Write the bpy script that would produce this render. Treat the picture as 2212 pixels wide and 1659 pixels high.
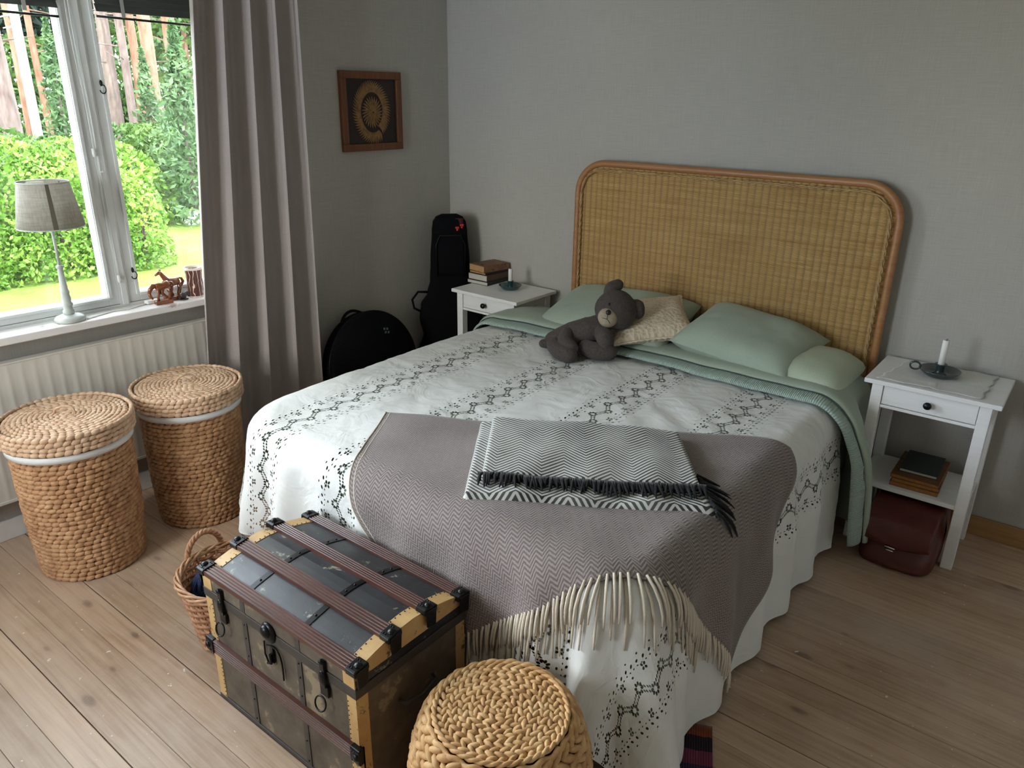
import bpy, math, random
from math import sin, cos, pi, sqrt, radians, atan2, exp
from mathutils import Vector, Matrix, noise
from mathutils.geometry import delaunay_2d_cdt

for o in list(bpy.data.objects):
    bpy.data.objects.remove(o, do_unlink=True)
SC = bpy.context.scene
COL = SC.collection
random.seed(7)

# ------------------------------------------------------------------ camera
CAM = Vector((3.109, -3.374, 1.704))
YAW, PITCH, ROLL = 0.661, 0.367, 0.014
fw = Vector((-sin(YAW) * cos(PITCH), cos(YAW) * cos(PITCH), -sin(PITCH)))
rt = Vector((cos(YAW), sin(YAW), 0)); up = rt.cross(fw)
r2 = cos(ROLL) * rt + sin(ROLL) * up
u2 = -sin(ROLL) * rt + cos(ROLL) * up
cd = bpy.data.cameras.new('camera'); cam = bpy.data.objects.new('camera', cd); COL.objects.link(cam)
cd.sensor_fit = 'HORIZONTAL'; cd.sensor_width = 36.0; cd.lens = 1633.5 / 2212 * 36.0
cd.clip_start = 0.05; cd.clip_end = 300
cam.matrix_world = Matrix(((r2.x, u2.x, -fw.x, CAM.x), (r2.y, u2.y, -fw.y, CAM.y), (r2.z, u2.z, -fw.z, CAM.z), (0, 0, 0, 1)))
SC.camera = cam

# ------------------------------------------------------------------ view, sky, sun
SC.view_settings.view_transform = 'Standard'; SC.view_settings.look = 'None'
SC.view_settings.gamma = 1.0; SC.view_settings.use_curve_mapping = False
SC.view_settings.exposure = 1.85
W = bpy.data.worlds.new('sky'); SC.world = W; W.use_nodes = True
wn = W.node_tree.nodes; wl = W.node_tree.links
bg = wn['Background']; bg.inputs['Strength'].default_value = 7.0
wc = wn.new('ShaderNodeTexCoord'); wnz = wn.new('ShaderNodeTexNoise'); wnz.inputs['Scale'].default_value = 3.0; wnz.inputs['Detail'].default_value = 6
wr = wn.new('ShaderNodeValToRGB'); wr.color_ramp.elements[0].position = .40; wr.color_ramp.elements[0].color = (.70, .82, 1, 1)
wr.color_ramp.elements[1].position = .60; wr.color_ramp.elements[1].color = (1, .99, .97, 1)
wl.new(wc.outputs['Generated'], wnz.inputs['Vector']); wl.new(wnz.outputs['Fac'], wr.inputs['Fac']); wl.new(wr.outputs['Color'], bg.inputs['Color'])
sd = bpy.data.lights.new('sun', 'SUN'); sd.energy = 3.0; sd.angle = radians(1.0); sd.color = (1, .95, .85)
sun = bpy.data.objects.new('sun', sd); COL.objects.link(sun)
sun.rotation_euler = Vector((-.62, .10, -.78)).to_track_quat('-Z', 'Y').to_euler()
# window portal (guides the sky's light through the opening, gives off none itself)
WANG = -0.037
pd = bpy.data.lights.new('window_portal', 'AREA'); pd.shape = 'RECTANGLE'; pd.size = 2.5; pd.size_y = 1.45
pd.cycles.is_portal = True
po = bpy.data.objects.new('window_portal', pd); COL.objects.link(po)
po.location = (-.19, -2.40, 1.52); po.rotation_euler = (pi / 2, 0, -pi / 2 + WANG)
pd2 = bpy.data.lights.new('window_portal', 'AREA'); pd2.shape = 'RECTANGLE'; pd2.size = 1.1; pd2.size_y = 1.35  # portal for the added fill window behind the camera
pd2.cycles.is_portal = True
po2 = bpy.data.objects.new('window_portal', pd2); COL.objects.link(po2)
po2.location = (.83, -4.60, 1.50); po2.rotation_euler = (pi / 2, 0, 0)

# ------------------------------------------------------------------ helpers
def nz(x, y, z=0.0): return noise.noise(Vector((x, y, z)))
def rnd(a, b): return random.uniform(a, b)
cW, sW = cos(WANG), sin(WANG)
def LW(x, y, z=0.0): return (x * cW - y * sW, x * sW + y * cW, z)      # window-wall frame -> room
def lerp(a, b, t): return a + (b - a) * t

class MB:
    def __init__(s, fn=None): s.v = []; s.f = []; s.uv = {}; s.fn = fn
    def add(s, vs, fs):
        n = len(s.v)
        s.v += [tuple(s.fn(*p)) for p in vs] if s.fn else [tuple(p) for p in vs]
        s.f += [tuple(i + n for i in f) for f in fs]
        return s
    def box(s, x0, x1, y0, y1, z0, z1):
        return s.add([(x0, y0, z0), (x1, y0, z0), (x1, y1, z0), (x0, y1, z0), (x0, y0, z1), (x1, y0, z1), (x1, y1, z1), (x0, y1, z1)],
                     [(0, 3, 2, 1), (4, 5, 6, 7), (0, 1, 5, 4), (1, 2, 6, 5), (2, 3, 7, 6), (3, 0, 4, 7)])
    def tube(s, pts, rad, n=8, closed=False, flat=1.0):
        pts = [Vector(p) for p in pts]; m = len(pts); vs = []; fs = []
        rr = rad if isinstance(rad, (list, tuple)) else [rad] * m
        prev = None
        for i, p in enumerate(pts):
            a = pts[(i - 1) % m] if (closed or i > 0) else p
            b = pts[(i + 1) % m] if (closed or i < m - 1) else p
            t = (b - a); t = t.normalized() if t.length > 1e-9 else Vector((0, 0, 1))
            if prev is None:
                h = Vector((0, 0, 1)) if abs(t.z) < .9 else Vector((1, 0, 0))
                nrm = t.cross(h).normalized()
            else:
                nrm = prev - t * prev.dot(t)
                nrm = nrm.normalized() if nrm.length > 1e-6 else t.orthogonal().normalized()
            prev = nrm; bn = t.cross(nrm)
            for k in range(n):
                an = 2 * pi * k / n
                vs.append(p + nrm * (cos(an) * rr[i]) + bn * (sin(an) * rr[i] * flat))
        for i in range(m if closed else m - 1):
            for k in range(n):
                j = (i + 1) % m; k2 = (k + 1) % n
                fs.append((i * n + k, i * n + k2, j * n + k2, j * n + k))
        if not closed:
            fs.append(tuple(range(n - 1, -1, -1))); fs.append(tuple((m - 1) * n + k for k in range(n)))
        return s.add(vs, fs)
    def lathe(s, prof, n=32, c=(0, 0, 0), sx=1.0, sy=1.0, closed=False):
        vs = []; fs = []; m = len(prof)
        for r, z in prof:
            for k in range(n):
                a = 2 * pi * k / n
                vs.append((c[0] + r * cos(a) * sx, c[1] + r * sin(a) * sy, c[2] + z))
        for i in range(m if closed else m - 1):
            j = (i + 1) % m
            for k in range(n):
                k2 = (k + 1) % n
                fs.append((i * n + k, i * n + k2, j * n + k2, j * n + k))
        if not closed:
            fs.append(tuple(range(n - 1, -1, -1))); fs.append(tuple((m - 1) * n + k for k in range(n)))
        return s.add(vs, fs)
    def ell(s, c, r, rot=None, nu=16, nv=10, fn=None):
        vs = []; fs = []; c = Vector(c)
        R_ = rot if rot is not None else Matrix.Identity(3)
        for j in range(nv + 1):
            ph = pi * j / nv
            for i in range(nu):
                th = 2 * pi * i / nu
                p = Vector((sin(ph) * cos(th), sin(ph) * sin(th), cos(ph)))
                if fn: p = fn(p)
                vs.append(c + R_ @ Vector((p.x * r[0], p.y * r[1], p.z * r[2])))
        for j in range(nv):
            for i in range(nu):
                i2 = (i + 1) % nu
                fs.append((j * nu + i, (j + 1) * nu + i, (j + 1) * nu + i2, j * nu + i2))
        return s.add(vs, fs)
    def grid(s, nu, nv, fn, closed_u=False):
        n0 = len(s.v); vs = []; fs = []
        for j in range(nv + 1):
            for i in range(nu + 1):
                vs.append(fn(i / nu, j / nv))
        for j in range(nv):
            for i in range(nu):
                a = j * (nu + 1) + i
                fs.append((a, a + 1, a + nu + 2, a + nu + 1))
        return s.add(vs, fs)
    def prism(s, poly, axis, a, b):
        """poly of 2-D points extruded from a to b along axis ('x','y','z')"""
        def P(p, h):
            return {'x': (h, p[0], p[1]), 'y': (p[0], h, p[1]), 'z': (p[0], p[1], h)}[axis]
        n = len(poly)
        vs = [P(p, a) for p in poly] + [P(p, b) for p in poly]
        fs = [tuple(range(n)), tuple(range(2 * n - 1, n - 1, -1))] + [(i, n + i, n + (i + 1) % n, (i + 1) % n) for i in range(n)]
        return s.add(vs, fs)

def link(o, parent):
    COL.objects.link(o)
    if parent is not None:
        o.parent = parent
        o.matrix_parent_inverse = parent.matrix_basis.inverted()
def obj(name, mb, mat, parent=None, smooth=False, bevel=0.0, solid=0.0, local=False, sub=0, uv=None, recalc=True):
    me = bpy.data.meshes.new(name); me.from_pydata(mb.v, [], mb.f); me.update()
    if recalc and len(mb.f) < 60000:
        import bmesh
        bm = bmesh.new(); bm.from_mesh(me); bmesh.ops.recalc_face_normals(bm, faces=bm.faces); bm.to_mesh(me); bm.free()
    if smooth:
        me.polygons.foreach_set('use_smooth', [True] * len(me.polygons))
    if uv is not None:
        lay = me.uv_layers.new(name='UVMap'); idx = [0] * len(me.loops); me.loops.foreach_get('vertex_index', idx)
        flat = []
        for i in idx: flat += uv[i]
        lay.data.foreach_set('uv', flat)
    me.materials.append(mat)
    o = bpy.data.objects.new(name, me)
    if local and parent is not None:
        COL.objects.link(o); o.parent = parent
    else:
        link(o, parent)
    if bevel:
        b = o.modifiers.new('edge', 'BEVEL'); b.width = bevel; b.segments = 2; b.limit_method = 'ANGLE'; b.angle_limit = radians(40)
        try: b.harden_normals = False
        except Exception: pass
    if solid:
        m = o.modifiers.new('thick', 'SOLIDIFY'); m.thickness = solid; m.offset = -1
    if sub:
        m = o.modifiers.new('round', 'SUBSURF'); m.levels = sub; m.render_levels = sub
    return o
def tag(o, label=None, cat=None, group=None, kind=None):
    if label: o['label'] = label
    if cat: o['category'] = cat
    if group: o['group'] = group
    if kind: o['kind'] = kind
    return o
def thing(name, label, cat, loc=(0, 0, 0), rz=0.0, group=None):
    e = bpy.data.objects.new(name, None); e.empty_display_size = .05
    e.location = loc; e.rotation_euler = (0, 0, rz); COL.objects.link(e)
    e.matrix_basis = Matrix.Translation(Vector(loc)) @ Matrix.Rotation(rz, 4, 'Z')
    return tag(e, label, cat, group)
def copy_tree(o, parent=None):
    c = o.copy(); COL.objects.link(c)
    if parent is not None: c.parent = parent
    for ch in list(o.children): copy_tree(ch, c)
    return c

# ------------------------------------------------------------------ materials
class NT:
    def __init__(s, name):
        s.m = bpy.data.materials.new(name); s.m.use_nodes = True
        s.t = s.m.node_tree; s.n = s.t.nodes; s.l = s.t.links
        s.b = s.n['Principled BSDF']; s.out = s.n['Material Output']
    def node(s, typ, **kw):
        n = s.n.new(typ)
        for k, v in kw.items(): setattr(n, k, v)
        return n
    def set(s, sock, v):
        if hasattr(v, 'is_linked') or isinstance(v, bpy.types.NodeSocket): s.l.new(v, sock)
        else:
            if isinstance(v, (tuple, list)) and len(v) == 3 and sock.type == 'RGBA': v = (*v, 1)
            sock.default_value = v
    def math(s, op, a, b=0.0, c=None):
        n = s.node('ShaderNodeMath', operation=op); s.set(n.inputs[0], a); s.set(n.inputs[1], b)
        if c is not None: s.set(n.inputs[2], c)
        return n.outputs[0]
    def coord(s, kind='Object', scale=(1, 1, 1), loc=(0, 0, 0), rot=(0, 0, 0)):
        c = s.node('ShaderNodeTexCoord'); mp = s.node('ShaderNodeMapping')
        mp.inputs['Scale'].default_value = scale; mp.inputs['Location'].default_value = loc; mp.inputs['Rotation'].default_value = rot
        s.l.new(c.outputs[kind], mp.inputs['Vector']); return mp.outputs[0]
    def noise(s, vec, scale=5, detail=4, rough=.55, dist=0.0):
        n = s.node('ShaderNodeTexNoise'); s.l.new(vec, n.inputs['Vector'])
        n.inputs['Scale'].default_value = scale; n.inputs['Detail'].default_value = detail; n.inputs['Roughness'].default_value = rough
        n.inputs['Distortion'].default_value = dist
        return n.outputs['Fac']
    def voro(s, vec, scale=5, feature='F1'):
        n = s.node('ShaderNodeTexVoronoi', feature=feature); s.l.new(vec, n.inputs['Vector']); n.inputs['Scale'].default_value = scale
        return n.outputs['Distance']
    def ramp(s, fac, stops):
        n = s.node('ShaderNodeValToRGB'); cr = n.color_ramp
        while len(cr.elements) < len(stops): cr.elements.new(.5)
        for e, (p, c) in zip(cr.elements, stops):
            e.position = p; e.color = (*c, 1) if len(c) == 3 else c
        s.l.new(fac, n.inputs['Fac']); return n.outputs['Color']
    def mix(s, fac, a, b, blend='MIX'):
        n = s.node('ShaderNodeMix', data_type='RGBA', blend_type=blend)
        s.set(n.inputs[0], fac); s.set(n.inputs[6], a); s.set(n.inputs[7], b); return n.outputs[2]
    def sep(s, vec):
        n = s.node('ShaderNodeSeparateXYZ'); s.l.new(vec, n.inputs[0]); return n.outputs
    def comb(s, x, y, z=0.0):
        n = s.node('ShaderNodeCombineXYZ')
        for i, v in enumerate((x, y, z)): s.set(n.inputs[i], v)
        return n.outputs[0]
    def bump(s, h, strength=.3, dist=.01):
        n = s.node('ShaderNodeBump'); n.inputs['Strength'].default_value = strength; n.inputs['Distance'].default_value = dist
        s.l.new(h, n.inputs['Height']); s.l.new(n.outputs[0], s.b.inputs['Normal'])
    def base(s, col=None, rough=.6, metal=0.0, spec=None, sheen=0.0, coat=0.0):
        if col is not None: s.set(s.b.inputs['Base Color'], col)
        s.set(s.b.inputs['Roughness'], rough); s.b.inputs['Metallic'].default_value = metal
        if spec is not None: s.b.inputs['Specular IOR Level'].default_value = spec
        if sheen: s.b.inputs['Sheen Weight'].default_value = sheen; s.b.inputs['Sheen Roughness'].default_value = .4
        if coat: s.b.inputs['Coat Weight'].default_value = coat; s.b.inputs['Coat Roughness'].default_value = .15
        return s.m
def simple(name, col, rough=.6, metal=0.0, var=.12, scale=6, bump=None, spec=None, sheen=0.0, coat=0.0, kind='Object'):
    """one colour with a little noise variation; bump = (scale, strength, distance)"""
    t = NT(name); v = t.coord(kind)
    d = tuple(c * (1 - var) for c in col); l = tuple(min(1, c * (1 + var)) for c in col)
    c = t.ramp(t.noise(v, scale, 5), [(.3, d), (.7, l)])
    if bump: t.bump(t.noise(v, bump[0], 4), bump[1], bump[2])
    return t.base(c, rough, metal, spec, sheen, coat)
def fabric(name, col, scale=900, var=.08, strength=.25, sheen=.15, uv=False, broad=4):
    t = NT(name); v = t.coord('UV' if uv else 'Object')
    c = t.ramp(t.noise(v, broad, 4), [(.3, tuple(x * (1 - var) for x in col)), (.7, tuple(min(1, x * (1 + var)) for x in col))])
    fine = t.noise(v, scale * .25, 2)
    c = t.mix(.25, c, t.ramp(fine, [(.35, tuple(x * .8 for x in col)), (.65, tuple(min(1, x * 1.15) for x in col))]))
    t.bump(fine, strength, .002)
    return t.base(c, .9, 0, .25, sheen)

def m_wall():
    t = NT('wallpaper'); v = t.coord()
    s = t.noise(t.coord(scale=(1, 1, .04)), 240, 2); h = t.noise(t.coord(scale=(.04, .04, 1)), 240, 2)
    w = t.mix(.5, s, h)
    c = t.ramp(w, [(.35, (.385, .36, .325)), (.65, (.46, .435, .395))])
    c = t.mix(.25, c, t.ramp(t.noise(v, 1.3, 3), [(.3, (.38, .355, .32)), (.7, (.46, .435, .395))]))
    t.bump(w, .12, .002)
    return t.base(c, .85, 0, .2)
def m_plank():
    t = NT('pine_floor'); oi = t.node('ShaderNodeObjectInfo'); rn = oi.outputs['Random']
    co = t.node('ShaderNodeTexCoord').outputs['Object']; x, y, z = t.sep(co)
    off = t.math('MULTIPLY', rn, 37.0)
    xs = t.math('ADD', x, off)
    vg = t.comb(t.math('MULTIPLY', xs, .9), t.math('MULTIPLY', y, 22.0), 0.0)
    g = t.noise(vg, 3.0, 5, .6, .6)
    c = t.ramp(g, [(.25, (.37, .225, .14)), (.5, (.51, .345, .235)), (.75, (.61, .435, .315))])
    tone = t.ramp(rn, [(0, (.80, .78, .76)), (1, (1.1, 1.08, 1.06))])
    c = t.mix(1.0, c, tone, 'MULTIPLY')
    # knots
    vk = t.comb(t.math('MULTIPLY', xs, 4.6), t.math('MULTIPLY', y, 10.5), rn)
    vn = t.node('ShaderNodeTexVoronoi'); t.l.new(vk, vn.inputs['Vector']); vn.inputs['Scale'].default_value = 1.0
    kr = t.sep(vn.outputs['Color'])[0]
    k = t.math('ADD', vn.outputs['Distance'], t.math('MULTIPLY', t.math('SUBTRACT', kr, .30), .16))
    wob = t.math('ADD', k, t.math('MULTIPLY', t.math('SUBTRACT', t.noise(vk, 4, 2), .5), .05))
    c = t.mix(t.ramp(wob, [(.07, (1, 1, 1)), (.15, (0, 0, 0))]), c, (.13, .075, .05))
    c = t.mix(t.math('MULTIPLY', t.ramp(wob, [(.10, (1, 1, 1)), (.3, (0, 0, 0))]), .35), c, (.30, .16, .09))
    # worn white paint specks and pale scuffs
    sp = t.noise(t.comb(x, y, 0.0), 38, 4, .6)
    c = t.mix(t.ramp(sp, [(.690, (0, 0, 0)), (.705, (1, 1, 1))]), c, (.80, .76, .72))
    wear = t.noise(t.comb(x, y, 3.0), 2.2, 6, .65)
    c = t.mix(t.math('MULTIPLY', t.ramp(wear, [(.40, (0, 0, 0)), (.72, (1, 1, 1))]), .45), c, (.64, .53, .44))
    t.bump(t.math('ADD', g, t.math('MULTIPLY', sp, .3)), .12, .003)
    r = t.math('ADD', .30, t.math('MULTIPLY', t.noise(t.comb(x, y, 1.0), 9, 4), .25))
    return t.base(c, r, 0, .5)
def m_weave(name, cols, rough=.6):
    t = NT(name); v = t.coord()
    c = t.ramp(t.noise(v, 26, 3, .6), [(.28, cols[0]), (.5, cols[1]), (.72, cols[2])])
    c = t.mix(.3, c, t.ramp(t.noise(v, 5, 3), [(.3, cols[0]), (.7, cols[2])]))
    t.bump(t.noise(v, 320, 2), .25, .002)
    return t.base(c, rough, 0, .4)
def m_rattan():
    t = NT('rattan_weave'); uvv = t.coord('UV'); u, v, _ = t.sep(uvv)
    # u counts stakes, v counts weft rows
    row = t.math('FLOOR', v); par = t.math('MULTIPLY', t.math('MODULO', row, 2.0), .5)
    ph = t.math('ADD', t.math('MULTIPLY', u, .5), par)
    over = t.math('SINE', t.math('MULTIPLY', ph, 2 * pi))
    fr = t.math('FRACT', v)
    rowh = t.math('SUBTRACT', 1.0, t.math('MULTIPLY', t.math('ABSOLUTE', t.math('SUBTRACT', fr, .5)), 2.0))
    rib = t.math('POWER', t.math('ABSOLUTE', t.math('SINE', t.math('MULTIPLY', u, pi))), .7)
    h = t.math('MULTIPLY', t.math('ADD', t.math('ADD', t.math('MULTIPLY', over, .16), .22), t.math('MULTIPLY', rib, .58)), t.math('POWER', rowh, .6))
    streak = t.noise(t.comb(t.math('MULTIPLY', u, .10), t.math('MULTIPLY', v, .35), 0.0), 1.0, 4, .6)
    c = t.ramp(streak, [(.22, (.36, .185, .06)), (.42, (.58, .345, .125)), (.72, (.78, .52, .225))])
    c = t.mix(t.ramp(h, [(.05, (1, 1, 1)), (.55, (0, 0, 0))]), c, (.17, .085, .03))  # shade between columns and rows painted into the colour by weave height
    t.bump(h, .7, .004)
    return t.base(c, .5, 0, .4)
def m_herring(name, ca, cb, sx, sy, soft=.25, amp=1.0, fuzz=.25, rough=.95, bump=.3):
    """chevron stripes in UV metres: sx = width of one chevron column pair, sy = stripe period"""
    t = NT(name); u, v, _ = t.sep(t.coord('UV'))
    tri = t.math('ABSOLUTE', t.math('SUBTRACT', t.math('FRACT', t.math('DIVIDE', u, sx)), .5))
    s = t.math('ADD', t.math('DIVIDE', v, sy), t.math('MULTIPLY', tri, amp * sx / sy))
    nzv = t.noise(t.comb(u, v, 0.0), 260, 3)
    s = t.math('ADD', s, t.math('MULTIPLY', t.math('SUBTRACT', nzv, .5), fuzz))
    w = t.math('ADD', t.math('MULTIPLY', t.math('SINE', t.math('MULTIPLY', s, 2 * pi)), .5), .5)
    c = t.mix(t.ramp(w, [(.5 - soft, (0, 0, 0)), (.5 + soft, (1, 1, 1))]), ca, cb)
    c = t.mix(.2, c, t.ramp(t.noise(t.comb(u, v, 2.0), 7, 3), [(.3, ca), (.7, cb)]))
    t.bump(t.math('ADD', w, nzv), bump, .002)
    return t.base(c, rough, 0, .2, .25)
def m_stripe_rug():
    t = NT('rug_stripes'); x, y, z = t.sep(t.coord('UV'))
    s = t.math('ADD', t.math('MULTIPLY', y, 9.0), t.math('MULTIPLY', t.noise(t.coord('UV'), 30, 2), .25))
    n = t.node('ShaderNodeTexWhiteNoise', noise_dimensions='1D'); t.l.new(t.math('FLOOR', s), n.inputs['W'])
    c = t.ramp(n.outputs['Value'], [(0, (.02, .012, .02)), (.25, (.10, .02, .05)), (.45, (.20, .05, .02)), (.65, (.03, .02, .05)), (.85, (.16, .03, .06)), (1, (.02, .03, .03))])
    c.node.color_ramp.interpolation = 'CONSTANT'
    t.bump(t.math('SINE', t.math('MULTIPLY', x, 900.0)), .5, .003)
    return t.base(c, .95, 0, .2, .2)
def m_leaf(name, c0, c1, c2, sc=1.5):
    t = NT(name); v = t.coord()
    c = t.ramp(t.noise(v, sc, 3, .6), [(.3, c0), (.5, c1), (.7, c2)])
    t.set(t.b.inputs['Base Color'], c); t.b.inputs['Roughness'].default_value = .55; t.b.inputs['Specular IOR Level'].default_value = .3
    tr = t.node('ShaderNodeBsdfTranslucent'); t.l.new(c, tr.inputs['Color'])
    mx = t.node('ShaderNodeMixShader'); mx.inputs[0].default_value = .35
    t.l.new(t.b.outputs[0], mx.inputs[1]); t.l.new(tr.outputs[0], mx.inputs[2]); t.l.new(mx.outputs[0], t.out.inputs['Surface'])
    return t.m
def m_glass():
    t = NT('window_glass')
    tr = t.node('ShaderNodeBsdfTransparent'); tr.inputs['Color'].default_value = (.93, .95, .94, 1)
    gl = t.node('ShaderNodeBsdfGlossy'); gl.inputs['Roughness'].default_value = .02
    fr = t.node('ShaderNodeFresnel'); fr.inputs['IOR'].default_value = 1.45
    mx = t.node('ShaderNodeMixShader'); t.l.new(t.math('MULTIPLY', fr.outputs[0], .8), mx.inputs[0])
    t.l.new(tr.outputs[0], mx.inputs[1]); t.l.new(gl.outputs[0], mx.inputs[2]); t.l.new(mx.outputs[0], t.out.inputs['Surface'])
    return t.m
def m_shade():
    t = NT('lamp_shade_linen'); v = t.coord()
    n = t.mix(.5, t.noise(t.coord(scale=(1, 1, .1)), 160, 2), t.noise(t.coord(scale=(.1, .1, 1)), 160, 2))
    c = t.ramp(n, [(.35, (.40, .37, .32)), (.65, (.56, .53, .47))])
    t.set(t.b.inputs['Base Color'], c); t.b.inputs['Roughness'].default_value = .9
    tr = t.node('ShaderNodeBsdfTranslucent'); t.l.new(c, tr.inputs['Color'])
    mx = t.node('ShaderNodeMixShader'); mx.inputs[0].default_value = .4
    t.l.new(t.b.outputs[0], mx.inputs[1]); t.l.new(tr.outputs[0], mx.inputs[2]); t.l.new(mx.outputs[0], t.out.inputs['Surface'])
    return t.m
def m_wood(name, c0, c1, axis=0, rough=.45, scale=1.0, coat=0.0):
    t = NT(name); sc = [18.0, 18.0, 18.0]; sc[axis] = 1.2
    g = t.noise(t.coord(scale=tuple(s * scale for s in sc)), 3, 4, .6, .5)
    t.bump(g, .15, .002)
    return t.base(t.ramp(g, [(.25, c0), (.75, c1)]), rough, 0, .5, 0, coat)
def m_worn(name, c0, c1, cw, thr=.62, scale=7, rough=.4, metal=0.0, wsc=11):
    """painted tin or canvas with patches rubbed down to another colour"""
    t = NT(name); v = t.coord()
    c = t.ramp(t.noise(v, scale, 6, .65), [(.3, c0), (.7, c1)])
    w = t.noise(v, wsc, 6, .7)
    c = t.mix(t.ramp(w, [(thr, (0, 0, 0)), (thr + .04, (1, 1, 1))]), c, cw)
    t.bump(t.noise(v, 16, 5), .2, .004)
    r = t.math('ADD', rough - .1, t.math('MULTIPLY', t.noise(v, 30, 3), .25))
    return t.base(c, r, metal, .5)
def m_vase():
    t = NT('vase_glaze'); x, y, z = t.sep(t.coord('Object'))
    ang = t.math('ARCTAN2', y, x)
    wv = t.math('ADD', t.math('MULTIPLY', ang, 2.6), t.math('MULTIPLY', t.noise(t.comb(ang, t.math('MULTIPLY', z, 14.0), 0.0), 1.0, 2), 3.2))
    s = t.math('SINE', t.math('MULTIPLY', wv, 2.2))
    inb = t.math('MULTIPLY', t.math('GREATER_THAN', z, .006), t.math('LESS_THAN', z, .122))
    line = t.math('MULTIPLY', t.math('SUBTRACT', 1.0, t.ramp(t.math('ABSOLUTE', s), [(.18, (0, 0, 0)), (.28, (1, 1, 1))])), 1.0)
    c = t.mix(line, (.10, .035, .025), (.72, .60, .50))
    c = t.mix(inb, (.70, .62, .55), c)
    return t.base(c, .25, 0, .5)
def m_bark(name, c0, c1, c2):
    t = NT(name); v = t.coord(scale=(3, 3, .8))
    c = t.ramp(t.noise(v, 3, 6, .7), [(.3, c0), (.5, c1), (.7, c2)])
    return t.base(c, .9, 0, .2)
def m_lawn():
    t = NT('lawn_grass'); v = t.coord()
    c = t.ramp(t.noise(v, 2.2, 6, .7), [(.3, (.040, .075, .010)), (.5, (.080, .125, .020)), (.72, (.14, .165, .045))])
    c = t.mix(.4, c, t.ramp(t.noise(v, 40, 3), [(.3, (.035, .07, .008)), (.7, (.13, .17, .04))]))
    t.bump(t.noise(v, 30, 3), .6, .05)
    return t.base(c, .9, 0, .1)

WHITE = simple('white_paint', (.76, .74, .71), .38, var=.05, scale=14)
OLDWHITE = m_worn('old_window_paint', (.60, .61, .60), (.68, .69, .68), (.36, .27, .18), .68, 6, .45, wsc=9)
SILLP = m_worn('sill_paint', (.78, .74, .73), (.84, .81, .80), (.52, .38, .35), .63, 4, .35, wsc=7)
RADP = simple('radiator_enamel', (.66, .62, .56), .4, var=.03)
NSW = m_wood('white_stain', (.78, .76, .75), (.86, .84, .83), 0, .45)
BLACK = simple('black_nylon', (.0035, .0035, .0045), .9, var=.2, scale=40, bump=(300, .3, .002), spec=.12)
BLACKM = simple('black_iron', (.012, .012, .013), .32, .6, var=.3, scale=60, bump=(60, .2, .002))
GREEN = fabric('sage_linen', (.35, .405, .325), var=.05)
GREEN2 = fabric('pale_sage_cotton', (.46, .52, .40), var=.04)
SEER = None
CREAM = NT('cream_knit')
_v = CREAM.coord('UV'); _k = CREAM.voro(_v, 70)
CREAM.bump(_k, .8, .006)
CREAM = CREAM.base(CREAM.ramp(_k, [(.05, (.50, .39, .27)), (.3, (.64, .52, .38)), (.6, (.70, .58, .44))]), .95, 0, .2, .2)
COVER = NT('white_cotton'); _v = COVER.coord('UV')
_cr = COVER.math('ADD', COVER.math('MULTIPLY', COVER.math('ABSOLUTE', COVER.math('SUBTRACT', COVER.noise(_v, 7, 3, .5, .8), .5)), 3.0), COVER.math('MULTIPLY', COVER.noise(_v, 300, 2), .12))
COVER.bump(_cr, .35, .010)
COVER = COVER.base(COVER.ramp(COVER.noise(_v, 3, 3), [(.3, (.72, .71, .68)), (.7, (.78, .77, .745))]), .9, 0, .2, .1)
THROW = m_herring('taupe_herringbone_wool', (.130, .100, .095), (.33, .275, .26), .030, .0115, .42, 1.25, .60)
SCARF = m_herring('black_white_chevron', (.012, .012, .014), (.66, .64, .60), .150, .0150, .10, .75, .08, .8, .2)
FRINGE = fabric('wool_fringe', (.70, .61, .50))
BLKFR = fabric('black_fringe', (.010, .010, .012))
HYA = m_weave('water_hyacinth', ((.26, .115, .050), (.47, .245, .12), (.62, .38, .21)))
HYAL = m_weave('water_hyacinth_pale', ((.42, .235, .135), (.60, .39, .25), (.74, .54, .39)))
POUFW = m_weave('pouf_braid', ((.42, .20, .075), (.66, .38, .16), (.78, .53, .28)))
CORE = simple('basket_core', (.10, .05, .022), .9)
WICK = m_weave('willow', ((.22, .085, .04), (.38, .17, .08), (.52, .28, .15)), .45)
BANDW = simple('white_liner', (.72, .72, .72), .6, var=.03)
RATT = m_rattan()
RATF = m_wood('rattan_pole', (.30, .125, .045), (.42, .20, .08), 0, .4)
BOARD = m_wood('varnished_pine', (.30, .16, .06), (.42, .24, .10), 0, .4)
CURT = fabric('taupe_curtain', (.38, .325, .31), var=.05, strength=.2, sheen=.1)
BEARF = simple('bear_felt', (.080, .064, .058), .95, var=.25, scale=120, bump=(400, .5, .003), spec=.1, sheen=.1)
MUZZ = simple('muzzle_felt', (.36, .29, .21), .95, var=.12, scale=80, bump=(300, .4, .002), spec=.1)
NOSE = simple('nose_bead', (.006, .006, .006), .3)
LIDP = m_worn('lid_tin', (.014, .015, .018), (.034, .036, .039), (.26, .24, .18), .60, 5, .36, .0, 13)
BODYP = m_worn('trunk_canvas', (.055, .042, .030), (.16, .122, .085), (.25, .19, .12), .585, 9, .55, 0, 9)
BRASS = m_worn('yellowed_edging', (.46, .27, .10), (.62, .40, .17), (.14, .10, .05), .60, 9, .5, 0, 30)
SLAT = m_wood('mahogany_slat', (.040, .010, .006), (.095, .028, .015), 0, .30, 1.0, .15)
STRAP = simple('dark_strap', (.045, .036, .031), .5, var=.2, scale=30)
REDL = simple('oxblood_leather', (.085, .014, .010), .42, var=.25, scale=9, bump=(160, .25, .002))
CHROME = simple('chrome', (.6, .6, .6), .2, 1.0, var=.02)
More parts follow.
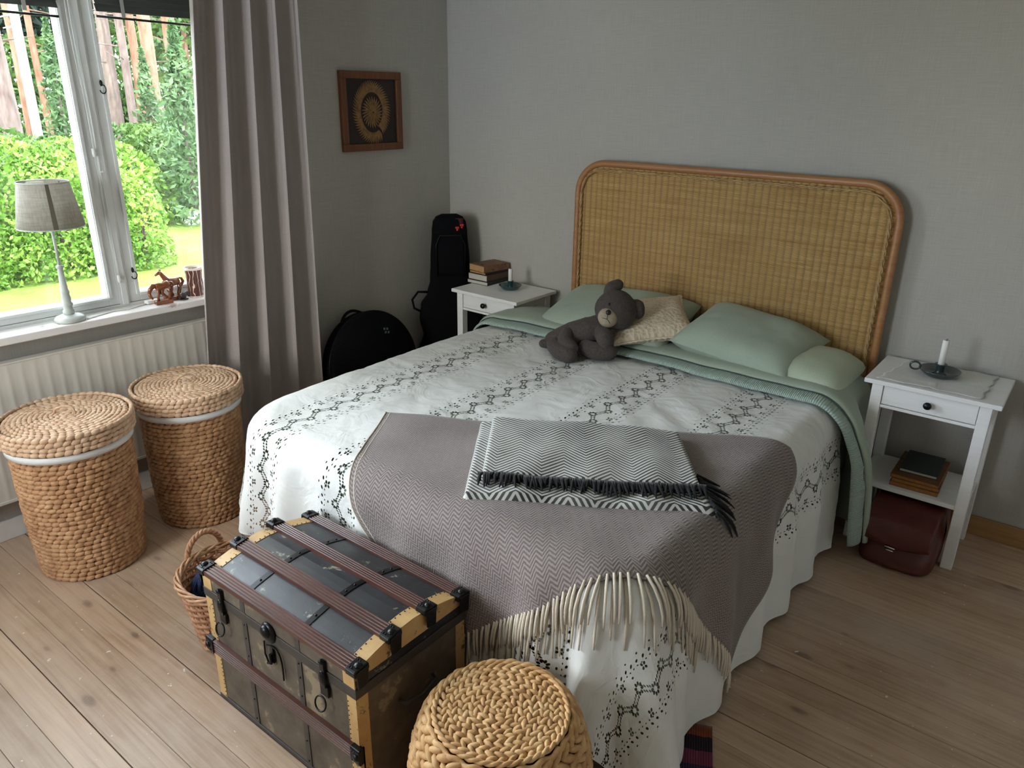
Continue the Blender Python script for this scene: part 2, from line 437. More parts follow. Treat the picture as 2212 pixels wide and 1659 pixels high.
TEAL = simple('teal_enamel', (.018, .055, .058), .18, var=.1, coat=.4)
DGREEN = simple('green_grey_enamel', (.030, .045, .045), .22, var=.15, coat=.4)
CANDLE = simple('candle_wax', (.78, .77, .73), .5, var=.02)
WICKB = simple('wick', (.02, .02, .02), .9)
GLAZE = simple('brown_glaze', (.20, .055, .012), .15, var=.35, scale=30, coat=.6)
DARKG = simple('dark_glaze', (.035, .022, .022), .3, var=.2, scale=40)
GREYP = simple('grey_green_lamp_paint', (.47, .50, .47), .45, var=.05)
PLASTIC = simple('white_plastic', (.75, .75, .73), .35, var=.02)
BLIND = simple('blind_slat', (.045, .05, .045), .45, var=.1)
LACQ = simple('dark_brown_board', (.018, .011, .008), .6, var=.2)
PICF = m_wood('picture_frame_wood', (.10, .030, .010), (.19, .065, .02), 2, .35)
STRAW = simple('straw', (.24, .125, .04), .35, var=.35, scale=60)
PAGES = NT('book_pages'); _z = PAGES.sep(PAGES.coord())[2]
PAGES.bump(PAGES.math('SINE', PAGES.math('MULTIPLY', _z, 3600.0)), .3, .001)
PAGES = PAGES.base((.52, .49, .42), .85)
PAGTAN = simple('tan_pages', (.42, .24, .10), .85, var=.15, scale=50)
PAGORG = simple('orange_pages', (.34, .13, .03), .8, var=.2, scale=80)
LINEN = fabric('lace_runner', (.66, .64, .60), strength=.4)
GLASS = m_glass()
FLOORM = m_plank()
WALLM = m_wall()
CEILM = simple('ceiling_paint', (.82, .81, .79), .9, var=.03)

# ------------------------------------------------------------------ room shell
RX, RY, RZ = 4.55, -4.45, 2.42
fl = thing('floor', 'worn pine board floor', None); fl['kind'] = 'structure'
HEAVY = {-2.79, -2.50, -1.34, -1.60}
edges = [0.0]; y = -.04
while y > RY: edges.append(y); y -= .0985
edges.append(RY)
k0 = min(range(len(edges)), key=lambda i: abs(edges[i] + 2.79)); sh = -2.79 - edges[k0]
edges = [e + sh if 0 < i < len(edges) - 1 else e for i, e in enumerate(edges)]
for i in range(len(edges) - 1):
    a, b = edges[i], edges[i + 1]
    ga = .0016 if any(abs(a - h) < .04 for h in HEAVY) else .0005
    gb = .0016 if any(abs(b - h) < .04 for h in HEAVY) else .0005
    zt = -.0006 * random.random()
    obj('plank', MB().box(-.35, RX, b + gb, a - ga, -.03, zt), FLOORM, fl, bevel=.0012)
obj('subfloor', MB().box(-.35, RX, RY, 0, -.08, -.031), simple('subfloor_dark', (.03, .02, .015), .9), fl)

def struct(name, mb, m, **kw): return tag(obj(name, mb, m, **kw), kind='structure')
struct('wall_back', MB().box(-.3, RX, 0, .12, -.08, RZ), WALLM)
struct('wall_right', MB().box(RX, RX + .12, RY, 0, -.08, RZ), CEILM)
fx0, fx1, fz0, fz1 = .35, 1.27, .85, 2.15
wf = MB(); wf.box(-.6, fx0, RY - .12, RY, -.6, RZ); wf.box(fx1, RX + .12, RY - .12, RY, -.6, RZ); wf.box(fx0, fx1, RY - .12, RY, -.6, fz0); wf.box(fx0, fx1, RY - .12, RY, fz1, RZ)
struct('wall_front', wf, CEILM)
w2_ = thing('added_fill_window', 'added unseen window behind the camera for fill light', None); w2_['kind'] = 'structure'  # unseen window added behind the camera to brighten the shadow side
c2 = MB()
for a, b, c, d in ((fx0, fx0 + .05, fz0, fz1), (fx1 - .05, fx1, fz0, fz1), (fx0 + .05, fx1 - .05, fz0, fz0 + .05), (fx0 + .05, fx1 - .05, fz1 - .05, fz1), (.80, .86, fz0 + .05, fz1 - .05)): c2.box(a, b, RY - .09, RY - .03, c, d)
obj('casing', c2, OLDWHITE, w2_, bevel=.003)
for a, b in ((fx0 + .05, .80), (.86, fx1 - .05)): obj('pane', MB().box(a, b, RY - .062, RY - .058, fz0 + .05, fz1 - .05), GLASS, w2_)
obj('window_sill', MB().box(fx0 - .05, fx1 + .05, RY, RY + .09, fz0 - .03, fz0), WHITE, w2_, bevel=.003)
struct('ceiling', MB().box(-.6, RX + .12, RY - .12, .12, RZ, RZ + .12), CEILM)
WY0, WY1, WZ0, WZ1 = -3.62, -1.14, .79, 2.18     # opening in the window wall (wall frame)
wl_ = MB(LW)
wl_.box(-.26, 0, WY1, .02, -.6, RZ); wl_.box(-.26, 0, -4.6, WY0, -.6, RZ)
wl_.box(-.26, 0, WY0, WY1, -.6, WZ0); wl_.box(-.26, 0, WY0, WY1, WZ1, RZ)
struct('wall_left', wl_, WALLM)
struct('baseboard_back', MB().box(0.01, RX, -.014, -.0005, .0, .085), BOARD, bevel=.003)
struct('baseboard_left', MB(LW).box(.0005, .014, -4.4, -.03, .0, .085), WHITE, bevel=.003)

# ------------------------------------------------------------------ window
win = thing('window_1', 'old white-painted casement window', None); win['kind'] = 'structure'
fr = MB(LW)
fr.box(-.15, -.004, WY0, WY0 + .035, WZ0, WZ1); fr.box(-.15, -.004, WY1 - .035, WY1, WZ0, WZ1)
fr.box(-.15, -.004, WY0, WY1, WZ1 - .035, WZ1); fr.box(-.15, -.034, WY0, WY1, .80, .848)
obj('casing', fr, OLDWHITE, win, bevel=.003)
def post(y0, y1):
    p = MB(LW); p.box(-.13, -.035, y0, y1, .845, WZ1 - .03)
    p.box(-.035, -.027, y0 + .010, y1 - .010, .845, WZ1 - .03)
    return obj('mullion', p, OLDWHITE, win, bevel=.002)
post(-1.949, -1.905); post(-2.735, -2.691)
SASH = [(-1.905, -1.175), (-2.691, -1.949), (-3.585, -2.735)]
for (sb, sa) in [(b, a) for a, b in SASH]:
    y0, y1 = sa, sb
    sw = .044
    s = MB(LW)
    zb, zt = .850, WZ1 - .036
    for (a, b, c, d) in ((y0, y0 + sw, zb, zt), (y1 - sw, y1, zb, zt), (y0 + sw, y1 - sw, zb, zb + .038), (y0 + sw, y1 - sw, zt - .05, zt)):
        s.box(-.078, -.036, a, b, c, d)
    so = obj('sash', s, OLDWHITE, win, bevel=.002)
    bd = MB(LW)                                     # raised beading round the pane
    for (a, b, c, d) in ((y0 + sw - .016, y0 + sw - .002, zb + .03, zt - .04), (y1 - sw + .002, y1 - sw + .016, zb + .03, zt - .04)):
        bd.box(-.036, -.028, a, b, c, d)
    bd.box(-.036, -.028, y0 + sw - .002, y1 - sw + .002, zb + .024, zb + .036)
    obj('bead', bd, OLDWHITE, so, bevel=.0015)
    ob = MB(LW)                                     # outer sash behind
    for (a, b, c, d) in ((y0, y0 + sw - .012, zb, zt), (y1 - sw + .012, y1, zb, zt), (y0 + sw - .012, y1 - sw + .012, zb, zb + .030)):
        ob.box(-.128, -.088, a, b, c, d)
    obj('outer_sash', ob, OLDWHITE, win, bevel=.002)
    obj('pane', MB(LW).box(-.060, -.056, y0 + sw, y1 - sw, zb + .038, zt - .05), GLASS, so)
sil = MB(LW); sil.box(-.034, 0, WY0 + .002, WY1 - .002, .802, .836); sil.box(0, .083, -3.68, -1.06, .805, .836)
obj('window_sill', sil, SILLP, win, bevel=.004)
hk = MB(LW)                                         # iron hook eyes on the opening sash
for z in (1.72, .985):
    hk.ell((-.030, -1.878, z), (.006, .006, .012), nu=8, nv=6)
    hk.tube([(-.026, -1.876 + .012 * sin(a), z - .022 + .016 * cos(a)) for a in [i * .5 for i in range(10)]], .0022, 5)
obj('hook', hk, BLACKM, win, smooth=True)
for z in (1.388, .950):
    obj('latch_button', MB(LW).lathe([(.0, 0), (.009, 0), (.009, .004), (.003, .005), (.003, .009)], 12, (-.026, -1.930, z)), PLASTIC, win, smooth=True)

# venetian blinds pulled up to the head of the panes
for (y0, y1), lb in zip([(-1.86, -1.22), (-2.645, -1.995)], ('dark venetian blind pulled up above the pane beside the curtain', 'dark venetian blind pulled up above the pane behind the table lamp')):
    vb = thing('venetian_blind', lb, 'blind', LW(-.02, (y0 + y1) / 2, 2.1))
    obj('head_rail', MB(LW).box(-.026, -.003, y0, y1, 2.115, 2.14), BLIND, vb, bevel=.002)
    for k in range(6):
        z = 1.972 + .024 * k
        obj('slat', MB(LW).prism([(-.020, z + .027), (-.018, z + .028), (-.006, z + .001), (-.008, z)], 'y', y0, y1), BLIND, vb)
    rl = MB(LW).tube([(-.012, y0, 1.956), (-.012, y1, 1.944)], .0045, 8)
    obj('bottom_rod', rl, BLACKM, vb, smooth=True)
    for yy in (y0 + .09, y1 - .12):
        obj('ladder_tape', MB(LW).box(-.0016, -.0010, yy, yy + .014, 1.955, 2.125), simple('grey_tape', (.30, .30, .28), .8), vb)
# pull cords of the blinds
for yy, zl, lb in ((-1.957, 1.478, 'short white blind cord with a white tassel on the window post'), (-1.946, .972, 'long white blind cord hanging down the window post to the sill')):
    c = thing('blind_cord', lb, 'cord', LW(-.02, yy, zl))
    obj('string', MB(LW).tube([(-.0225, yy + .006 * sin(z * 9), z) for z in [zl + (2.1 - zl) * i / 14 for i in range(15)]], .0014, 5), PLASTIC, c, smooth=True)
    obj('tassel', MB(LW).lathe([(.003, .0), (.0065, -.003), (.0075, -.02), (.0055, -.032), (.001, -.034)], 10, (-.0225, yy + .006 * sin(zl * 9), zl + .004)), PLASTIC, c, smooth=True)

# ------------------------------------------------------------------ radiator
rad = thing('radiator', 'cream panel radiator under the window sill', 'radiator', LW(.05, -2.4, 0))
def radf(u, v):
    y = lerp(-3.35, -1.30, u); z = lerp(.19, .728, v)
    e = min(1, min(v, 1 - v) / .05)
    rib = .5 + .5 * cos(2 * pi * y / .046)
    return LW(.068 + .0018 * e * (rib ** 3), y, z)
obj('front_panel', MB().grid(360, 10, radf), RADP, rad, smooth=True)
obj('back_panel', MB(LW).box(.030, .036, -3.35, -1.30, .19, .728), RADP, rad)
obj('side_cap', MB(LW).box(.030, .067, -1.302, -1.294, .19, .732), RADP, rad)
obj('side_cap', MB(LW).box(.030, .067, -3.356, -3.348, .19, .732), RADP, rad)
g = MB(LW); g.box(.028, .070, -3.35, -1.30, .728, .735)
tg = obj('top_grille', g, RADP, rad, bevel=.002)
obj('bottom_edge', MB(LW).box(.030, .072, -3.35, -1.30, .180, .192), RADP, rad, bevel=.002)
obj('wall_bracket', MB(LW).box(.0008, .031, -3.0, -2.96, .3, .7), RADP, rad); obj('wall_bracket', MB(LW).box(.0008, .031, -1.6, -1.56, .3, .7), RADP, rad)
obj('water_pipe', MB(LW).tube([(.05, -1.42, .19), (.05, -1.42, 0)], .009, 10), RADP, rad, smooth=True)

# ------------------------------------------------------------------ curtain
def curtf(u, v):
    z = lerp(.015, 2.36, v)
    y = lerp(lerp(-1.765, -1.560, min(1, v * 1.05)), lerp(-1.090, -1.050, v), u)
    w = u + .010 * sin(2.2 * v + 5 * u)
    am = .038 * (1 - .15 * v)
    ridge = lambda q: 2 * (.5 + .5 * sin(q)) ** 1.6 - 1
    x = .145 + am * ridge(2 * pi * 4.3 * w + .9) * (.35 + .65 * min(1, u / .3 + .5 * v)) + .014 * sin(2 * pi * 9.1 * w + 1.2) * (.4 + .6 * v) + .004 * sin(2 * pi * 17 * w)
    x += .008 * nz(u * 4, v * 2)
    if u > .93: x -= (u - .93) * .5
    return LW(x, y + .014 * sin(2 * pi * 4.3 * w + 2.3), z)
cu = obj('curtain', MB().grid(190, 36, curtf), CURT, smooth=True, solid=.0025)
tag(cu, 'long taupe curtain hanging in soft folds beside the window', 'curtain')

# ------------------------------------------------------------------ things on the sill
ST = .8362
lx, ly, lz = LW(.022, -2.172, ST)
lamp = thing('table_lamp', 'table lamp with grey turned foot and linen shade on the sill', 'lamp', (lx, ly, lz))
def L(mb, nm, m, par=lamp, **kw): return obj(nm, mb, m, par, smooth=True, local=True, **kw)
L(MB().lathe([(0, 0), (.052, 0), (.056, .004), (.056, .012), (.050, .019), (.038, .024), (.022, .028), (.0, .029)], 36), 'foot', GREYP)
L(MB().lathe([(.019, .026), (.021, .034), (.021, .042), (.0165, .046), (.0165, .058), (.020, .064), (.021, .07), (.0165, .075), (.0175, .092), (.0145, .108), (.017, .114), (.017, .119), (.014, .124), (.0105, .19), (.0095, .208), (.0135, .212), (.0135, .22), (.006, .224)], 24), 'stem', GREYP)
L(MB().tube([(0, 0, .22), (0, 0, .40)], .0055, 10), 'rod', GREYP)
L(MB().tube([(0, 0, .385), (0, 0, .44)], .013, 12), 'socket', PLASTIC)
shd = L(MB().lathe([(.116, .372), (.087, .537), (.0865, .537), (.1155, .372)], 64, closed=True), 'shade', m_shade())
sm = MB()
sa = atan2(CAM.y - ly, CAM.x - lx) + .12
sm.grid(3, 8, lambda u, v: ((lerp(.1165, .0875, v)) * cos(sa + (u - .5) * .14), (lerp(.1165, .0875, v)) * sin(sa + (u - .5) * .14), lerp(.373, .536, v)))
obj('seam', sm, simple('shade_seam', (.10, .085, .06), .9), shd, smooth=True, local=True, recalc=False)
for z_, r_ in ((.372, .1163), (.537, .0873)):
    L(MB().tube([(r_ * cos(a), r_ * sin(a), z_) for a in [2 * pi * i / 48 for i in range(48)]], .002, 5, closed=True), 'shade_ring', GREYP, shd)
spd = MB()
for a in (0, 2.09, 4.19): spd.tube([(.013 * cos(a), .013 * sin(a), .425), (.0865 * cos(a), .0865 * sin(a), .530)], .0014, 5)
L(spd, 'spider', BLACKM)

crd = thing('lamp_cord', 'white lamp cord with inline switch lying along the sill', 'cord', LW(.02, -1.95, ST))
pts = [(.075 - .02, -2.12), (.03, -2.05), (.012, -2.0), (.03, -1.95), (.012, -1.90), (.002, -1.86)]
obj('cable', MB(LW).tube([(x, y, ST + .0030) for x, y in pts], .0027, 6), PLASTIC, crd, smooth=True)
obj('cable', MB(LW).tube([(x, y, ST + .0030) for x, y in [(-.012, -1.80), (-.020, -1.74), (-.018, -1.68), (-.022, -1.62), (-.020, -1.55)]], .0027, 6), PLASTIC, crd, smooth=True)
sw = MB(LW).prism([(-.012, -1.862), (.012, -1.856), (.010, -1.800), (-.012, -1.796)], 'z', ST + .0005, ST + .017)
obj('switch', sw, PLASTIC, crd, bevel=.005)

def horse(name, label, loc, rz, grazing):
    e = thing(name, label, 'figurine', loc, rz, None)
    b = MB(); b.box(-.036, .036, -.013, .013, 0, .017)
    obj('plinth', b, GLAZE, e, local=True, bevel=.002)
    f = MB(); G = .017
    if grazing:
        f.tube([(-.030, 0, G + .066), (-.015, 0, G + .062), (.004, 0, G + .060), (.024, 0, G + .066), (.033, 0, G + .072)], [.010, .0165, .0160, .0175, .012], 10)
        f.tube([(-.020, 0, G + .064), (-.036, 0, G + .066), (-.049, 0, G + .052), (-.055, 0, G + .036)], [.012, .0115, .009, .007], 10)
        f.tube([(-.055, 0, G + .040), (-.051, 0, G + .022), (-.043, 0, G + .010)], [.0075, .0065, .004], 8)
        leg = [(-.022, -.006), (-.014, .006), (.026, -.006), (.030, .006)]
        f.tube([(.034, 0, G + .072), (.046, 0, G + .070), (.050, 0, G + .058), (.044, 0, G + .050), (.036, 0, G + .052)], [.004, .005, .005, .0045, .003], 8)
        f.tube([(.004, 0, G + .052), (-.002, 0, G + .03), (.016, 0, G + .010), (.03, 0, G + .004)], [.010, .008, .006, .003], 8)
    else:
        f.tube([(-.020, 0, G + .066), (-.006, 0, G + .062), (.016, 0, G + .062), (.034, 0, G + .070)], [.013, .0195, .0180, .0150], 10)
        f.tube([(-.010, 0, G + .064), (-.024, 0, G + .084), (-.036, 0, G + .104), (-.041, 0, G + .112)], [.0155, .0125, .009, .0075], 10)
        f.tube([(-.040, 0, G + .112), (-.050, 0, G + .107), (-.062, 0, G + .100)], [.0085, .007, .0045], 8)
        for s in (-1, 1): f.tube([(-.039, .004 * s, G + .117), (-.037, .005 * s, G + .126)], [.0035, .001], 6)
        leg = [(-.004, -.006), (.002, .006), (.034, -.006), (.030, .006)]
        f.tube([(.036, 0, G + .076), (.048, 0, G + .074), (.054, 0, G + .058), (.046, 0, G + .045), (.040, 0, G + .034)], [.004, .006, .0075, .006, .003], 8)
        f.tube([(-.004, 0, G + .055), (-.010, 0, G + .03), (.000, 0, G + .002)], [.014, .011, .009], 8)
    for lx_, ly_ in leg:
        f.tube([(lx_, ly_, G + .056), (lx_ + .004, ly_, G + .030), (lx_ - .002, ly_, G + .012), (lx_ - .002, ly_, G - .002)], [.0085, .0045, .0038, .0045], 8)
    obj('horse_body', f, GLAZE, e, local=True, smooth=True)
    return e
horse('horse_figurine', 'brown glazed horse figurine grazing with lowered head', LW(.042, -1.800, ST), pi / 2 - .10, True)
horse('horse_figurine', 'brown glazed horse figurine with raised head and curled tail', LW(.008, -1.742, ST), pi / 2 - .10, False)
sf = thing('small_figurine', 'small dark glazed animal figurine beside the horses', 'figurine', LW(.036, -1.705, ST))
a = MB(LW); a.lathe([(0, 0), (.017, 0), (.018, .003), (.0, .004)], 14, (.036, -1.705, ST + .0002))
a.ell((.036, -1.708, ST + .018), (.011, .016, .014), nu=12, nv=8); a.ell((.036, -1.690, ST + .026), (.009, .011, .010), nu=12, nv=8)
a.tube([(.036, -1.690, ST + .024), (.036, -1.682, ST + .012)], [.005, .004], 8); a.tube([(.036, -1.722, ST + .016), (.036, -1.727, ST + .004)], [.006, .004], 8)
obj('animal_body', a, DARKG, sf, smooth=True)
va = thing('vase', 'brown vase with cream line pattern on the sill by the curtain', 'vase', LW(.020, -1.640, ST))
obj('vessel', MB().lathe([(0, .001), (.030, 0), (.032, .004), (.033, .03), (.036, .10), (.038, .126), (.0385, .132), (.0345, .132), (.033, .11), (.029, .02), (0, .015)], 40), m_vase(), va, smooth=True, local=True)

# ------------------------------------------------------------------ picture
pc = thing('straw_picture', 'framed straw picture of a spiral flower on the wall', 'picture', LW(.012, -.57, 1.605))
PY0, PY1, PZ0, PZ1 = -.768, -.372, 1.415, 1.798
for (a, b, c, d) in ((PY0, PY1, PZ0, PZ0 + .036), (PY0, PY1, PZ1 - .036, PZ1), (PY0, PY0 + .036, PZ0 + .036, PZ1 - .036), (PY1 - .036, PY1, PZ0 + .036, PZ1 - .036)):
    obj('frame_rail', MB(LW).box(.001, .024, a, b, c, d), PICF, pc, bevel=.003)
obj('backing', MB(LW).box(.001, .012, PY0 + .034, PY1 - .034, PZ0 + .034, PZ1 - .034), LACQ, pc)
st = MB(LW)
def petal(cy, cz, ang, ln, wd, curve, x):
    vs = []; n = 5
    for i in range(n + 1):
        t = i / n; a = ang + curve * t
        py = cy + cos(a) * ln * t; pz = cz + sin(a) * ln * t
        w = wd * sin(pi * min(.98, .12 + .88 * t)) ** .7
        nx, nzz = -sin(a), cos(a)
        vs += [(x, py - nx * w, pz - nzz * w), (x + .003, py, pz), (x, py + nx * w, pz + nzz * w)]
    fs = []
    for i in range(n):
        for k in (0, 1):
            q = i * 3 + k; fs.append((q, q + 1, q + 4, q + 3))
    st.add(vs, fs)
cy, cz = -.568, 1.603
for i in range(62):
    t = i / 61; a = -.95 + t * 2 * pi * .97
    q = .80 + .20 * min(1, t * 3)
    petal(cy + .074 * q * cos(a), cz + .098 * q * sin(a), a + .75, .056 * (.75 + .25 * q), .0062, -.75, .0135)
for k, (n, r, ln) in enumerate(((26, .034, .034), (20, .018, .030), (12, .004, .024))):
    for i in range(n):
        a = 2 * pi * (i + .5 * (k % 2)) / n
        petal(cy + r * cos(a), cz + r * 1.15 * sin(a), a + .1, ln * (1 + .12 * abs(sin(a))), .0046, .12, .0135 + .003 * k)
tag(obj('straw_petals', st, STRAW, pc, smooth=True, recalc=False), 'pale straw petals laid in a spiral', kind='stuff')

# ------------------------------------------------------------------ headboard
HX0, HX1, HT, HR = .938, 2.455, 1.387, .15
hb = thing('headboard', 'wide rattan headboard with rounded wooden frame against the wall', 'headboard', ((HX0 + HX1) / 2, -.055, 0))
fp = [(HX0, -.052, .012), (HX0, -.052, .4), (HX0, -.052, .8), (HX0, -.052, HT - HR)]
fp += [(HX0 + HR - HR * cos(a), -.052, HT - HR + HR * sin(a)) for a in [pi / 2 * i / 10 for i in range(1, 11)]]
fp += [(HX1 - HR + HR * sin(a), -.052, HT - HR + HR * cos(a)) for a in [pi / 2 * i / 10 for i in range(0, 11)]]
fp += [(HX1, -.052, .8), (HX1, -.052, .4), (HX1, -.052, .012)]
obj('frame_pole', MB().tube(fp, .0165, 12), RATF, hb, smooth=True)
def inset(d):
    x0, x1, zt, r = HX0 + d, HX1 - d, HT - d, HR - d
    return x0, x1, zt, r
ix0, ix1, izt, ir = inset(.014)
NST = 46; NROW = 300
hp = MB(); huv = []
nu, nv = NST * 6, 60
def zlim(x):
    e = max(0, ir - min(x - ix0, ix1 - x))
    return izt - (ir - sqrt(max(0, ir * ir - e * e)))
for j in range(nv + 1):
    for i in range(nu + 1):
        x = lerp(ix0, ix1, i / nu); zz = .30 + (zlim(x) - .30) * j / nv
        us = (x - ix0) / (ix1 - ix0) * NST
        hp.v.append((x, -.055 - .0032 * abs(sin(pi * us)) - .002 * nz(x * 3, zz * 3), zz)); huv.append((us, (zz - .3) / .0042))
for j in range(nv):
    for i in range(nu):
        a = j * (nu + 1) + i; hp.f.append((a, a + 1, a + nu + 2, a + nu + 1))
obj('woven_panel', hp, RATT, hb, smooth=True, uv=huv, recalc=False)
obj('backing', MB().box(HX0 + .02, HX1 - .02, -.045, -.040, .3, HT - HR), CORE, hb)
tr = [(x, y - .016, z) for x, y, z in [(ix0 + .016, -.052, .3), (ix0 + .016, -.052, .7), (ix0 + .016, -.052, izt - ir)]]
tr += [(ix0 + .016 + (ir - .016) * (1 - cos(a)), -.068, izt - ir + (ir - .016) * sin(a)) for a in [pi / 2 * i / 10 for i in range(1, 11)]]
tr += [(ix1 - .016 - (ir - .016) * (1 - sin(a)), -.068, izt - ir + (ir - .016) * cos(a)) for a in [pi / 2 * i / 10 for i in range(0, 11)]]
tr += [(ix1 - .016, -.068, .7), (ix1 - .016, -.068, .3)]
bt = MB(); bt.tube([(x, y, z) for x, y, z in tr], .0055, 6)
tt = MB()
seg = []
for i in range(len(tr) - 1):
    a, b = Vector(tr[i]), Vector(tr[i + 1]); n = max(1, int((b - a).length / .01))
    seg += [a.lerp(b, k / n) for k in range(n)]
for s in (0, pi):
    tt.tube([p + Vector((.004 * cos(i * .9 + s), -.003 + .003 * sin(i * .9 + s), .004 * cos(i * .9 + s))) for i, p in enumerate(seg)], .0038, 5)
obj('braid_trim', tt, m_weave('rattan_braid', ((.25, .13, .05), (.42, .26, .11), (.55, .37, .18))), hb, smooth=True)

# ------------------------------------------------------------------ bed
XL, XR, YF, ZT = .715, 2.46, -2.045, .600
RB = .085
bed = thing('bed', 'double bed with pale wooden frame under the white coverlet', 'bed', (1.59, -1.05, 0))
BW = m_wood('bed_pine', (.34, .21, .12), (.46, .30, .18), 1)
for x in (XL + .10, XR - .14): obj('side_rail', MB().box(x, x + .03, YF + .20, -.10, .17, .30), BW, bed, bevel=.003)
for y in (YF + .10, -.13): obj('end_rail', MB().box(XL + .24, XR - .17, y, y + .03, .17, .30), BW, bed, bevel=.003)
for x in (XL + .105, XR - .165):
    for y in (YF + .15, -.16): obj('leg', MB().box(x, x + .055, y, y + .055, .0, .29), BW, bed, bevel=.004)
mx0, mx1, my0, my1 = XL + .092, XR - .09, YF + .07, -.10
mp = [(mx1, my1), (mx0, my1)] + [(mx0 + .24 - .24 * cos(a), my0 + .24 - .24 * sin(a)) for a in [pi / 2 * i / 8 for i in range(9)]] + [(mx1 - .14 + .14 * sin(a), my0 + .14 - .14 * cos(a)) for a in [pi / 2 * i / 6 for i in range(7)]]
obj('mattress', MB().prism(mp, 'z', .26, .515), simple('mattress_ticking', (.6, .58, .54), .9), bed, bevel=.04)

def bumps(s, t): return .012 * nz(s * 2.3, t * 2.1, 1.3) + .006 * nz(s * 6, t * 5, 4.2)
def drape(s, t, off=0.0, R=.17, RL=.30, fold=1.0, yhead=0.5, floor=.012, k=0.0):
    """cloth over the bed: (s, t) are flat cloth coordinates that equal x, y on the bed top"""
    r = RB
    zt = ZT + off
    cx0, cx1, cy = XL + RL, XR - R, YF + R
    if s < .5 * (XL + XR): cyy = YF + RL; Rr = RL; cxs = cx0; dx = min(0, s - cx0)
    else: cyy = cy; Rr = R; cxs = cx1; dx = max(0, s - cx1)
    dy = min(0, t - cyy)
    d = sqrt(dx * dx + dy * dy)
    if dx != 0 and dy != 0: corner = 1.0
    else: corner = 0.0
    if d < 1e-9:
        return (s, t, zt + bumps(s, t) * fold)
    ux, uy = dx / d, dy / d
    bx, by = s - dx, t - dy
    a = d - (Rr - r); th = atan2(-dy, abs(dx))          # 0 = side, pi/2 = foot
    if a <= 0:
        return (s, t, zt + bumps(s, t) * fold)
    Lc = r * pi / 2
    if a < Lc:
        an = a / r; rad = (Rr - r) + (r + off) * sin(an); z = zt - off - r + (r + off) * cos(an)
        z += bumps(s, t) * fold * (1 - an / (pi / 2)); drop = 0.0
    else:
        drop = a - Lc; rad = Rr + off; z = ZT - r - drop
    # folds below the edge
    g = min(1, max(0, a - .03) / .30)
    al = (t if abs(dx) > abs(dy) else s)
    per = .27 if abs(dx) > abs(dy) else .215
    fl_ = (.5 + .5 * sin(2 * pi * al / per + 1.1 + 2.2 * nz(al * 2.1, 0, 9) + k)) ** 1.5
    f1 = (.034 if abs(dx) > abs(dy) else (.044 if s < 1.28 else .016 if s < 2.05 else .030)) * g * fl_ * fold
    if corner:
        w = sin(2 * th) ** .6; am = min(1, a / .62) ** 1.35
        rg_ = abs(sin(3.0 * th + .30)) ** 1.6
        f1 = f1 * (1 - w) + w * fold * am * (.03 + .125 * rg_)
    rad += f1 + .020 * g * fold * (drop / .4 if drop > 0 else 0)
    if z < floor:
        rad += (floor - z) * .55; z = floor + off * .3
    return (bx + ux * rad, by + uy * rad, z)

# lace band cell: flat holes cut right through
CW, CP = .210, .110
holes = []
def hole(u, v, a, b, an): holes.append((u, v, a, b, an))
def inhole(p, m=1.0):
    for (u, v, a, b, an) in holes:
        x, y = p[0] - u, p[1] - v
        xx = x * cos(an) + y * sin(an); yy = -x * sin(an) + y * cos(an)
        if (xx / a) ** 2 + (yy / b) ** 2 < m: return True
    return False
for vc, uc in ((.0275, -.017), (.0825, .017)):
    for i in range(8):
        an = i * pi / 4 + .39
        hole(uc + .0128 * cos(an), vc + .0128 * sin(an), .0062, .0044, an)
    for q in ((.27, .42, .58, .73) if uc < 0 else (.27, .41, .59, .73)):
        for e in (-.0070, .0070):
            v2 = vc + .055 * q
            v2 = v2 - CP if v2 > CP else v2
            hole(lerp(uc, -uc, q) + e, v2, .0056, .0027, .5 * (1 if uc < 0 else -1))
for vc in (.0275, .0825):
    for sgn in (-1, 1):
        v0 = vc + (.0 if (sgn < 0) == (vc > .05) else .002)
        if (sgn > 0) == (vc < .05):
            for i in range(4):
                an = i * pi / 2 + pi / 4
                hole(sgn * .053 + .0078 * cos(an), v0 + .0078 * sin(an), .0056, .0042, an)
        else:
            hole(sgn * .050, v0, .0050, .0034, pi / 2)
for sgn in (-1, 1):
    for i in range(4): hole(sgn * .076, .01375 + .0275 * i, .0064, .0036, pi / 2 + .5 * sgn)
    for i in range(6): hole(sgn * .0640, .0092 + .01833 * i, .0036, .0021, pi / 2) if not inhole((sgn * .0635, .0092 + .01833 * i), 3.0) else None
    for i in range(2): hole(sgn * .093, .0275 + .055 * i, .0040, .0026, pi / 2)
NS = 8
vin = []; ein = []
def addv(p): vin.append(Vector(p)); return len(vin) - 1
bo = []
for i in range(NS): bo.append(addv((-CW / 2 + CW * i / NS, 0)))
for i in range(NS): bo.append(addv((CW / 2, CP * i / NS)))
for i in range(NS): bo.append(addv((CW / 2 - CW * i / NS, CP)))
for i in range(NS): bo.append(addv((-CW / 2, CP - CP * i / NS)))
for i in range(len(bo)): ein.append((bo[i], bo[(i + 1) % len(bo)]))
NH = 7
for (u, v, a, b, an) in holes:
    ids = []
    for k in range(NH):
        q = 2 * pi * k / NH
        x, y = a * cos(q), b * sin(q)
        ids.append(addv((u + x * cos(an) - y * sin(an), v + x * sin(an) + y * cos(an))))
    for k in range(NH): ein.append((ids[k], ids[(k + 1) % NH]))
for i in range(1, 14):
    for j in range(1, 8):
        p = (-CW / 2 + CW * i / 14, CP * j / 8)
        if not inhole(p, 2.2): addv(p)
cv, ce, cf, _1, _2, _3 = delaunay_2d_cdt(vin, ein, [], 0, 1e-6)
cell_f = []
for f in cf:
    c = sum((cv[i] for i in f), Vector((0, 0))) / len(f)
    if not inhole(c, .93): cell_f.append(tuple(f))
